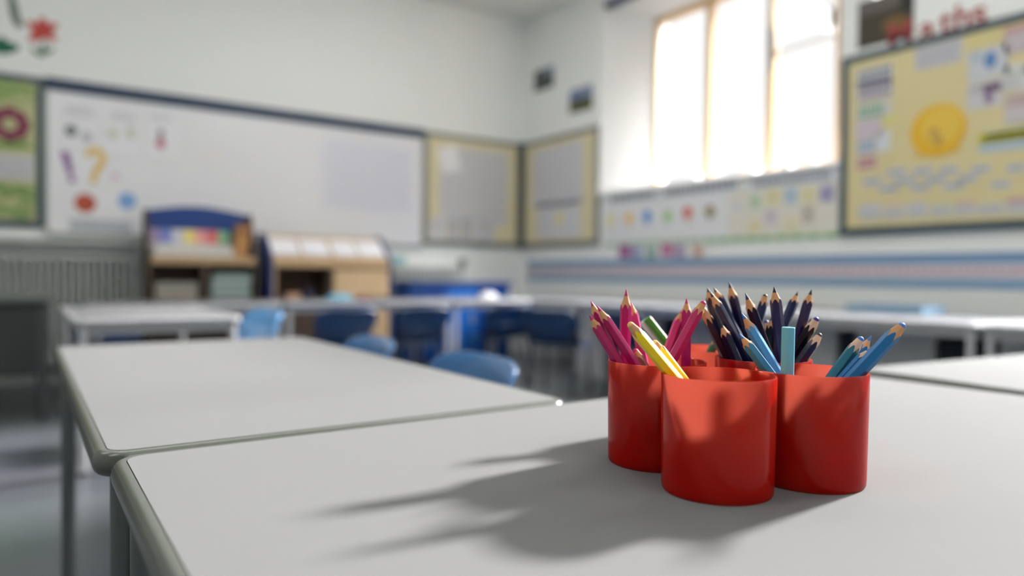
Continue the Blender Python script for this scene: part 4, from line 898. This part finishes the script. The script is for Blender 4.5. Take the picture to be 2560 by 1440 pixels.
link('body', lathe([(0, 0), (0.036, 0), (0.044, 0.10), (0.041, 0.10), (0.034, 0.006), (0, 0.006)], 32), cm((0.40, 0.26, 0.20)), t, smooth=True)
t = thing('desk_organiser', 'low dark organiser at the left end of the dark desk', 'tray', (-0.66, 4.80, 0.6455))
link('tray', BX(((-0.20, -0.10, 0), (0.17, 0.10, 0.035))), dkg, t, bevel=0.006); link('lid', BX(((-0.18, -0.09, 0.036), (0.12, 0.09, 0.062))), cm((0.09, 0.12, 0.08)), t, bevel=0.004)
t = thing('screen', 'black screen cut off by the left edge of the picture', 'monitor', (-0.41, 5.02, 0.6455))
link('panel', BX(((-0.52, -0.012, 0.13), (0.0, 0.012, 0.47))), dkg, t, bevel=0.005)
link('stand', BX(((-0.30, 0.0, 0.01), (-0.24, 0.03, 0.16))), dkg, t); link('foot', BX(((-0.38, -0.08, 0), (-0.16, 0.09, 0.012))), dkg, t, bevel=0.003)

# ---- white cupboards with dark open bays under the window wall tables
def unit(label, y0, y1, bays, x0=3.62, x1=4.02, z1=0.53):
    t = thing('storage_unit', label, 'cupboard', (x0, (y0+y1)/2, 0)); cy = (y0+y1)/2
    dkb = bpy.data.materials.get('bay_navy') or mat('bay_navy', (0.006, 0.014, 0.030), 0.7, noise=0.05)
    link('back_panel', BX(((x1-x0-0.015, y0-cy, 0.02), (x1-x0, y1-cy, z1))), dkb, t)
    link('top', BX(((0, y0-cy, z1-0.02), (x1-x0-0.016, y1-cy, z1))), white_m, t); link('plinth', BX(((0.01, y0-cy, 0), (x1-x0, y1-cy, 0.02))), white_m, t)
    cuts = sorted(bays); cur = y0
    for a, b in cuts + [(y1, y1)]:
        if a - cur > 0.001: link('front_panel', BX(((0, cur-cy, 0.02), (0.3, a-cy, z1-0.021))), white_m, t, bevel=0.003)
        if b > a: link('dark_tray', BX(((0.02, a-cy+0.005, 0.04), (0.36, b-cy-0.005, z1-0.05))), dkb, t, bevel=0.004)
        cur = b
def yb_(u, x=3.62):
    d = ray(u, 840); return d.y * x / d.x
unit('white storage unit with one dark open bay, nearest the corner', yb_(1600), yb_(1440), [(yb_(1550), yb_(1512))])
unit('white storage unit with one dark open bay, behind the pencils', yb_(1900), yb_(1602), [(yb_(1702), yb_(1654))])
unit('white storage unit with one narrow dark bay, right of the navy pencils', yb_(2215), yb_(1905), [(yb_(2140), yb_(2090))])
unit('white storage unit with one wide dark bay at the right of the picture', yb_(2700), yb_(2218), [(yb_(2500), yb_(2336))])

# ------------------------------------------------------------ chairs
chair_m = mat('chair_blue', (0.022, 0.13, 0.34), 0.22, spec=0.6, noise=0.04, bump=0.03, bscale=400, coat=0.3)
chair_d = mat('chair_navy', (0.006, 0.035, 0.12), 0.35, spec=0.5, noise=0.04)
tube_m = mat('chair_tube', (0.05, 0.06, 0.08), 0.35, metal=0.6, noise=0.04)
def make_chair(label, M, top=0.62, seat=0.335, w=0.40):
    # local: the back is at y = 0, the seat reaches out to +y
    t = thing('school_chair', label, 'chair', (0, 0, 0), 0, 'blue plastic school chairs')
    def sheet(rows, th):
        bm = bmesh.new(); F = [[bm.verts.new(p) for p in r_] for r_ in rows]
        for i in range(len(F)-1):
            for k in range(len(F[0])-1): bm.faces.new((F[i][k], F[i][k+1], F[i+1][k+1], F[i+1][k]))
        return bm
    rows = []
    for i in range(13):                        # backrest: gently hollow, rolled top edge
        s = i/12; z = seat + 0.10 + (top-seat-0.10)*s; y = 0.055 - 0.06*s - 0.02*max(0, s-0.86)*7
        hw = w/2*(0.93 + 0.07*math.sin(PI*min(1, s*1.1)))*(1 if s < 0.85 else math.sqrt(max(0.0, 1-((s-0.85)/0.15)**2*0.14)))
        rows.append([(hw*c, y - 0.035*(1-c*c) + (0.0), z - 0.020*c**6*(s**4)) for c in [(-1 + 2*k/14) for k in range(15)]])
    o = link('backrest', sheet(rows, 0), M, t, smooth=True)
    md = o.modifiers.new('th', 'SOLIDIFY'); md.thickness = 0.018; md.offset = 0; b = o.modifiers.new('bv', 'SUBSURF'); b.levels = 1; b.render_levels = 2
    for mm in list(o.modifiers):
        if mm.type == 'EDGE_SPLIT': o.modifiers.remove(mm)
    rows = []
    for i in range(13):
        s = i/12; y = 0.05 + 0.33*s; z = seat + (0.10*(1-s*3.2)**2 if s < 0.31 else 0) - 0.018*max(0, s-0.85)*6
        hw = w/2*(0.90 + 0.06*math.sin(PI*s))
        rows.append([(hw*c, y, z + 0.010*c*c) for c in [(-1 + 2*k/12) for k in range(13)]])
    o = link('seat', sheet(rows, 0), M, t, smooth=True)
    md = o.modifiers.new('th', 'SOLIDIFY'); md.thickness = 0.014; md.offset = 0; b = o.modifiers.new('bv', 'SUBSURF'); b.levels = 1; b.render_levels = 1
    for mm in list(o.modifiers):
        if mm.type == 'EDGE_SPLIT': o.modifiers.remove(mm)
    for sx in (-1, 1):
        link('leg', tube(bmesh.new(), [(sx*0.15, 0.32, seat-0.012), (sx*0.165, 0.34, 0.005)], 0.010, 10), tube_m, t, smooth=True)
        link('leg', tube(bmesh.new(), [(sx*0.15, 0.10, seat-0.012), (sx*0.165, 0.01, 0.005)], 0.010, 10), tube_m, t, smooth=True)
        link('back_post', tube(bmesh.new(), [(sx*0.15, 0.10, seat-0.012), (sx*0.15, 0.045, seat+0.02), (sx*0.15, 0.030, seat+0.16)], 0.009, 10), tube_m, t, smooth=True)
    link('stretcher', tube(bmesh.new(), [(-0.15, 0.10, seat-0.014), (0.15, 0.10, seat-0.014)], 0.008, 8), tube_m, t, smooth=True)
    return t
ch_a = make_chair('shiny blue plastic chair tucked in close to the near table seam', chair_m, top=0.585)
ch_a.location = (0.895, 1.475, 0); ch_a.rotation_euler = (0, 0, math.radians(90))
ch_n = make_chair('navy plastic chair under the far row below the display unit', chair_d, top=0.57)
def put(src, label, x, y, deg):
    c = copy_tree(src); c['label'] = label; c.location = (x, y, 0); c.rotation_euler = (0, 0, math.radians(deg)); return c
put(ch_a, 'shiny blue plastic chair further along the same table side', 0.985, 2.31, 90).scale = (1, 1, 0.96)
ch_n.location = (1.62, 4.10, 0); ch_n.rotation_euler = (0, 0, 0)
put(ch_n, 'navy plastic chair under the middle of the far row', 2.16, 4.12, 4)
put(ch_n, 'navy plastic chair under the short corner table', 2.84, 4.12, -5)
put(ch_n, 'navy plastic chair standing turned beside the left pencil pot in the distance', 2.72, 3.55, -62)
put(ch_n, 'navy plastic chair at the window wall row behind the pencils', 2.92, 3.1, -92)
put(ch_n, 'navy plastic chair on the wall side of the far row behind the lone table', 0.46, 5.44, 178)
put(ch_n, 'navy plastic chair against the front of the lone table', 0.46, 2.86, 0) if False else None
lb_c = make_chair('light blue glinting plastic chair at the right side of the lone table', mat('chair_light', (0.10, 0.30, 0.60), 0.2, spec=0.6, noise=0.04), top=0.60)
lb_c.location = (0.98, 3.62, 0); lb_c.rotation_euler = (0, 0, math.radians(100))
# ------------------------------------------------------------ bits on the far tables
mound('paper_bowl', 'round white upturned bowl on the far row near the corner', 'bowl', (3.02, 4.72, TT+0.0005), 0.075, 0.075, 0.055, (0.80, 0.80, 0.84), 0.35)
mound('blue_cloth', 'light blue cloth heap in the bay of the display unit', 'cloth', (DX-0.25, DY-0.12+0.0, 0.5815), 0.085, 0.03, 0.06, (0.14, 0.36, 0.52)) if False else None
mound('blue_cloth', 'light teal blue cloth heap on the far row', 'cloth', (1.83, 4.80, TT+0.0005), 0.10, 0.07, 0.045, (0.14, 0.40, 0.55))
mound('crimson_cloth', 'small dark crimson cloth on the far row', 'cloth', (2.02, 4.82, TT+0.0005), 0.06, 0.05, 0.032, (0.16, 0.02, 0.05))
t = link('wooden_box', BX(((-0.09, -0.09, 0), (0.09, 0.09, 0.42))), mat('brown_box', (0.24, 0.15, 0.08), 0.6, noise=0.12), bevel=0.006); t.location = (1.90, 4.75, 0)
tag(t, 'brown wooden box on the floor under the far row', 'box')
t = thing('document_tray', 'shallow light blue tray on the window wall table at the right', 'tray', (3.86, 1.97, TT+0.0005), 0.02)
link('base', BX(((-0.13, -0.20, 0), (0.13, 0.20, 0.008))), cm((0.30, 0.42, 0.54), 0.4), t)
link('rim', BX(((-0.13, -0.20, 0.008), (-0.12, 0.20, 0.045)), ((0.12, -0.20, 0.008), (0.13, 0.20, 0.045)), ((-0.12, -0.20, 0.008), (0.12, -0.19, 0.045)), ((-0.12, 0.19, 0.008), (0.12, 0.20, 0.045))), cm((0.24, 0.38, 0.52), 0.4), t)
